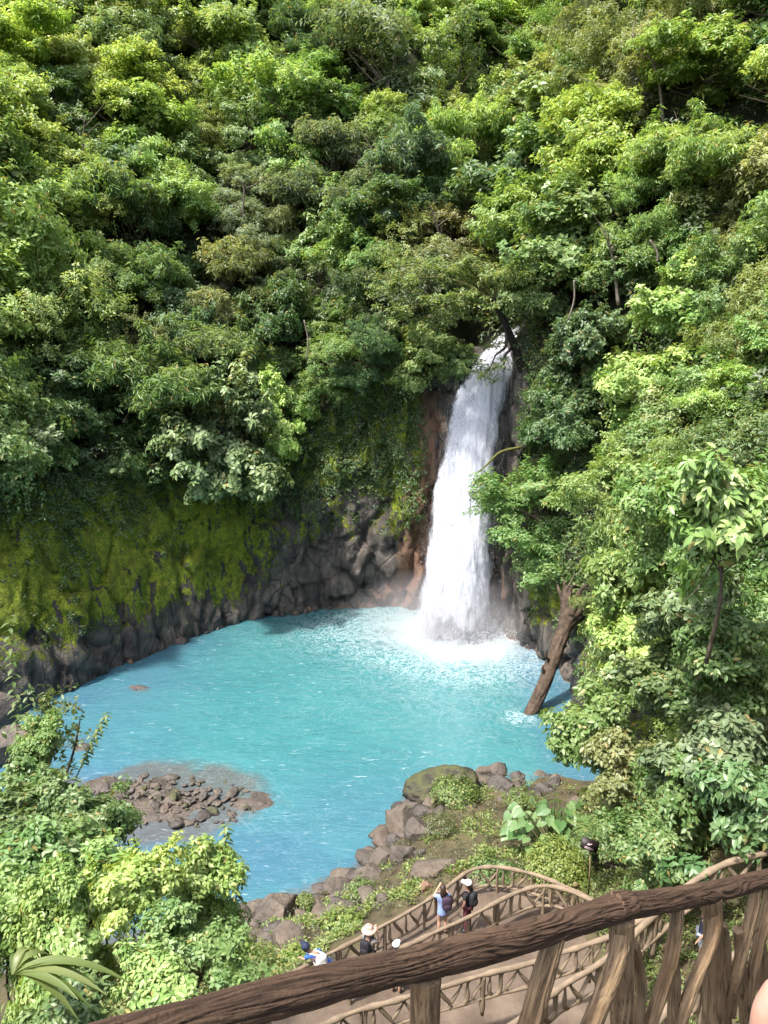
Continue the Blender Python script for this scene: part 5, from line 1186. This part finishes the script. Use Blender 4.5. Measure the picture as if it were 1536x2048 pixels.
    if phone:
        V, q = box(.075, .012, .15); p = link('phone', mesh_np('phone', V, q, SHOE), None); p.location = e.matrix_basis @ Vector(phone); p.rotation_euler = (0.1, 1.57 if False else 0, face); tag(p, 'dark phone held up by the visitor in the ' + ('blue dress' if 'blue dress' in label else 'sun hat'), 'phone')
    return e
CB = plain('blue_print_cotton', (.22, .30, .52), .85, .6, 22); CBLACK = plain('black_cotton', (.014, .014, .018)); CMAROON = plain('maroon_knit', (.10, .025, .035)); CWHITE = plain('white_cotton', (.75, .74, .72)); CPINK = plain('pink_straw', (.48, .32, .26)); CGREY = plain('grey_cotton', (.20, .19, .18)); CPURPLE = plain('purple_nylon', (.035, .02, .04)); CBLUE = plain('royal_blue_cotton', (.04, .12, .48)); CNAVY = plain('navy_cotton', (.018, .025, .055)); CLBLUE = plain('light_grey_cloth', (.42, .45, .50))
raise_ = (((-.25, .18, 1.22), (-.06, .32, 1.46)), ((.25, .18, 1.22), (.06, .32, 1.46)))
down = (((-.26, -.03, 1.12), (-.25, .10, .90)), ((.26, -.03, 1.12), (.25, .10, .90)))
person(atz(884, 1868, 3.06), .12, 1.66, 'visitor in a blue patterned dress with a purple backpack, taking a photo of the pool', raise_, [('dress', CB)], hair_long=True, pack=(CPURPLE, .10), phone=(0, .42, 1.56))
person(atz(934, 1862, 3.06), .95, 1.68, 'visitor in black top and maroon leggings with a white cap beside the blue dress', down, [('shirt', CBLACK), ('trousers', CMAROON)], skin_m=plain('tan_skin', (.22, .12, .08)), hat=('cap', CWHITE), pack=(CBLACK, .0))
person(atz(738, 1960, 3.06), -.55, 1.68, 'visitor in a pink sun hat and grey shirt with a black backpack, raising a camera', raise_, [('shirt', CGREY), ('trousers', CBLACK)], hat=('sun', CPINK), pack=(CBLACK, 0))
person(atz(655, 1985, 3.06), .5, 1.72, 'visitor in a blue shirt and navy cap leaning out over the railing', (((-.52, .22, 1.10), (-.58, .42, 1.02)), ((-.05, .30, 1.06), (-.22, .46, 1.00))), [('shirt', CBLUE), ('shorts', CNAVY)], lean=(-.75, .25), hat=('cap', CNAVY), pack=(CWHITE, .02))
person(atz(792, 1985, 3.06), -.3, 1.55, 'visitor in a white hat almost hidden by the dark railing log', down, [('shirt', CWHITE), ('shorts', CLBLUE)], hat=('cap', CWHITE))
person(atz(1400, 1930, 5.0), 1.2, 1.75, 'visitor in a navy shirt and grey shorts behind the thick posts', down, [('shirt', CNAVY), ('shorts', CLBLUE)], hat=('cap', CPINK))

# ------------------------------------------------------------------ the thick dark railing in front of the camera
def cam_pt(px, py, depth):
    x = (px - 768) / F_PX * depth; y = -(py - 1024) / F_PX * depth
    return np.array([x, depth * math.cos(PITCH) + y * math.sin(PITCH), CAM_H - depth * math.sin(PITCH) + y * math.cos(PITCH)])
dep = lambda px: 1.0 / (.3676 - .000193 * (px - 622))
nr = bpy.data.objects.new('log_railing', None); sc.collection.objects.link(nr); nr.location = cam_pt(900, 2300, dep(900)); nb_ = np.array(nr.location)
def ridge(amp, fr, seed, wave=.5, knots=()):
    """deep wavy ridges running along the log, with swirls round knots"""
    def f(a, L):
        sw = wave * vnoise(np.stack([L * 2.4, np.cos(a) * .9, np.sin(a) * .9 + seed], -1), seed) + .22 * vnoise(np.stack([L * 8, np.cos(a) * 2, np.sin(a) * 2], -1), seed + 3)
        aa = a + sw * .55
        q = np.stack([np.cos(aa) * fr, np.sin(aa) * fr, L * 3.6], -1)
        g = vnoise(q, seed + 1); g2 = vnoise(q * np.array([2.1, 2.1, 1.9]) + 5, seed + 2)
        r_ = 1 - np.abs(g) * 1.9; r2 = 1 - np.abs(g2) * 1.7
        lump = vnoise(np.stack([L * 1.7, np.cos(a) * .7, np.sin(a) * .7], -1), seed + 7)
        f.g = np.clip(.5 + .55 * (-(r_ * .7 + r2 * .45)) + .35, 0, 1)
        return amp * (-(np.clip(r_, 0, 1) ** 2.2) * 1.0 - .45 * np.clip(r2, 0, 1) ** 2 + .9 * lump)
    return f
def log_tube(name, P, r, mat, parent, ns, nl, amp, fr, seed, wave=.5):
    P = smooth_path(P, nl); r = np.interp(np.linspace(0, 1, nl), np.linspace(0, 1, len(r)), r) if not np.isscalar(r) else np.full(nl, r)
    dp = ridge(amp, fr, seed, wave); V, q, t = tube(P - nb_, r, ns, dp); g = np.concatenate([dp.g.ravel(), [.5, .5]])
    return link(name, mesh_np(name, V, [q, t], mat, True, {'groove': g}), parent)
def rp(px, py): return cam_pt(px, py, dep(px))
# top log in two lengths with a swollen joint
log_tube('top_log', [rp(120, 2122), rp(330, 2060), rp(622, 1978), rp(900, 1913), rp(1130, 1850), rp(1255, 1808)], [.071, .071, .070, .069, .070, .072], LOG_DARK, nr, 140, 480, .0095, 6.0, 11, 1.3)
log_tube('top_log', [rp(1225, 1812), rp(1300, 1806), rp(1420, 1785), rp(1536, 1757), rp(1680, 1722)], [.069, .066, .064, .063, .063], LOG_DARK, nr, 120, 320, .0095, 6.0, 29, 1.3)
P0_ = rp(622, 1972); P1_ = rp(1436, 1790); hd = P1_ - P0_; pn = nrm(np.cross(hd, [0, 0, 1.0]))
def rpl(px, py, off=0.0):
    """point on the vertical plane of the railing, pushed off towards the camera"""
    d = cam_pt(px, py, 1.0) - CAM; t_ = np.dot(P0_ - CAM, pn) / np.dot(d, pn); sgn_ = -np.sign(np.dot(d, pn)); return CAM + d * t_ + pn * sgn_ * off
POSTS = [
 ([(1243, 1835), (1244, 1900), (1245, 1980), (1243, 2060), (1243, 2250)], [0.076, 0.071, 0.069, 0.07, 0.072], 0, 'post'),
 ([(851, 1950), (850, 2000), (848, 2080), (846, 2260)], [0.074, 0.07, 0.069, 0.07], 0, 'post'),
 ([(1108, 1868), (1088, 1920), (1072, 1975), (1046, 2070), (1020, 2180)], [0.058, 0.061, 0.063, 0.063, 0.062], .02, 'brace'),
 ([(1240, 1860), (1222, 1905), (1200, 1955), (1178, 2012), (1153, 2080), (1120, 2180)], [0.05, 0.055, 0.057, 0.058, 0.058, 0.058], .045, 'brace'),
 ([(1268, 1890), (1284, 1935), (1288, 1990), (1284, 2060), (1284, 2240)], [0.036, 0.037, 0.038, 0.04, 0.042], -.02, 'stay'),
 ([(1352, 1800), (1344, 1850), (1332, 1910), (1320, 1955), (1302, 2010), (1287, 2065), (1284, 2120)], [0.046, 0.048, 0.05, 0.049, 0.047, 0.045, 0.04], .03, 'brace'),
 ([(1338, 1895), (1350, 1935), (1352, 1990), (1350, 2060), (1350, 2220)], [0.036, 0.04, 0.042, 0.042, 0.043], -.01, 'stay'),
 ([(1424, 1790), (1426, 1850), (1426, 1930), (1424, 2010), (1424, 2200)], [0.068, 0.067, 0.069, 0.071, 0.074], 0, 'post'),
 ([(1428, 1805), (1416, 1850), (1400, 1890), (1380, 1935), (1360, 1985), (1350, 2040), (1350, 2090)], [0.042, 0.047, 0.048, 0.048, 0.047, 0.044, 0.04], .055, 'brace'),
 ([(1448, 1850), (1461, 1890), (1462, 1960), (1462, 2040), (1462, 2180)], [0.03, 0.033, 0.034, 0.036, 0.038], -.03, 'stay'),
 ([(1510, 1770), (1498, 1810), (1484, 1865), (1470, 1920), (1462, 1975), (1462, 2030)], [0.044, 0.046, 0.046, 0.044, 0.04, 0.036], .03, 'brace'),
 ([(1478, 1860), (1486, 1910), (1490, 1960), (1495, 2010), (1497, 2150)], [0.038, 0.042, 0.044, 0.05, 0.056], -.02, 'stay'),
 ([(1545, 1755), (1530, 1800), (1514, 1860), (1500, 1920), (1493, 1975), (1494, 2030)], [0.044, 0.046, 0.046, 0.044, 0.04, 0.036], .03, 'brace'),
 ([(1512, 1850), (1526, 1890), (1530, 1940), (1530, 2140)], [0.038, 0.042, 0.044, 0.05], -.02, 'stay'),
]
for k, (pts_, rr2, off, nm) in enumerate(POSTS):
    o_ = np.interp(np.linspace(0, 1, len(pts_)), [0, .25, .75, 1], [off * .3, off, off, 0]); log_tube(nm, [rpl(x, y, q_) for (x, y), q_ in zip(pts_, o_)], [v_ * .9 for v_ in rr2], LOG_POST, nr, 60, 120, .0050, 5.0, 40 + 3 * k, .9)
tag(nr, 'thick dark brown bark-textured log railing on stout posts across the lower right', 'railing')

# ------------------------------------------------------------------ hand of the person standing beside the camera
hn = bpy.data.objects.new('person_hand', None); sc.collection.objects.link(hn); hp = cam_pt(1535, 2065, 1.15); hn.location = hp
HSKIN = plain('hand_skin', (.36, .20, .145), .5, .06, 30)
def hj(px, py, d): return tuple(cam_pt(px - 12, py - 6, d) - hp)
J = {'palm': (*hj(1600, 2110, 1.16), (.045, .028)), 'wrist': (*hj(1650, 2190, 1.18), (.034, .026)), 'arm': (*hj(1760, 2380, 1.22), (.045, .042)), 'kn': (*hj(1585, 2060, 1.15), (.040, .024)),
     't1': (*hj(1538, 2090, 1.13), .023), 't2': (*hj(1545, 2025, 1.12), .021), 't3': (*hj(1572, 1968, 1.115), .016)}
E_ = [('palm', 'wrist'), ('wrist', 'arm'), ('palm', 'kn'), ('palm', 't1'), ('t1', 't2'), ('t2', 't3')]
for f, (x, y) in enumerate(((1610, 1990), (1635, 1985), (1660, 2000), (1685, 2030))):
    J[f'a{f}'] = (*hj(x - 2, y + 35, 1.15), .0135); J[f'b{f}'] = (*hj(x, y - 10 + 12 * f, 1.14), .012); J[f'c{f}'] = (*hj(x + 8, y - 40 + 14 * f, 1.16), .010); E_ += [('kn', f'a{f}'), (f'a{f}', f'b{f}'), (f'b{f}', f'c{f}')]
skin('hand', J, E_, hn, HSKIN, 3)
tag(hn, 'bare hand with a raised thumb in the lower right corner', 'hand')
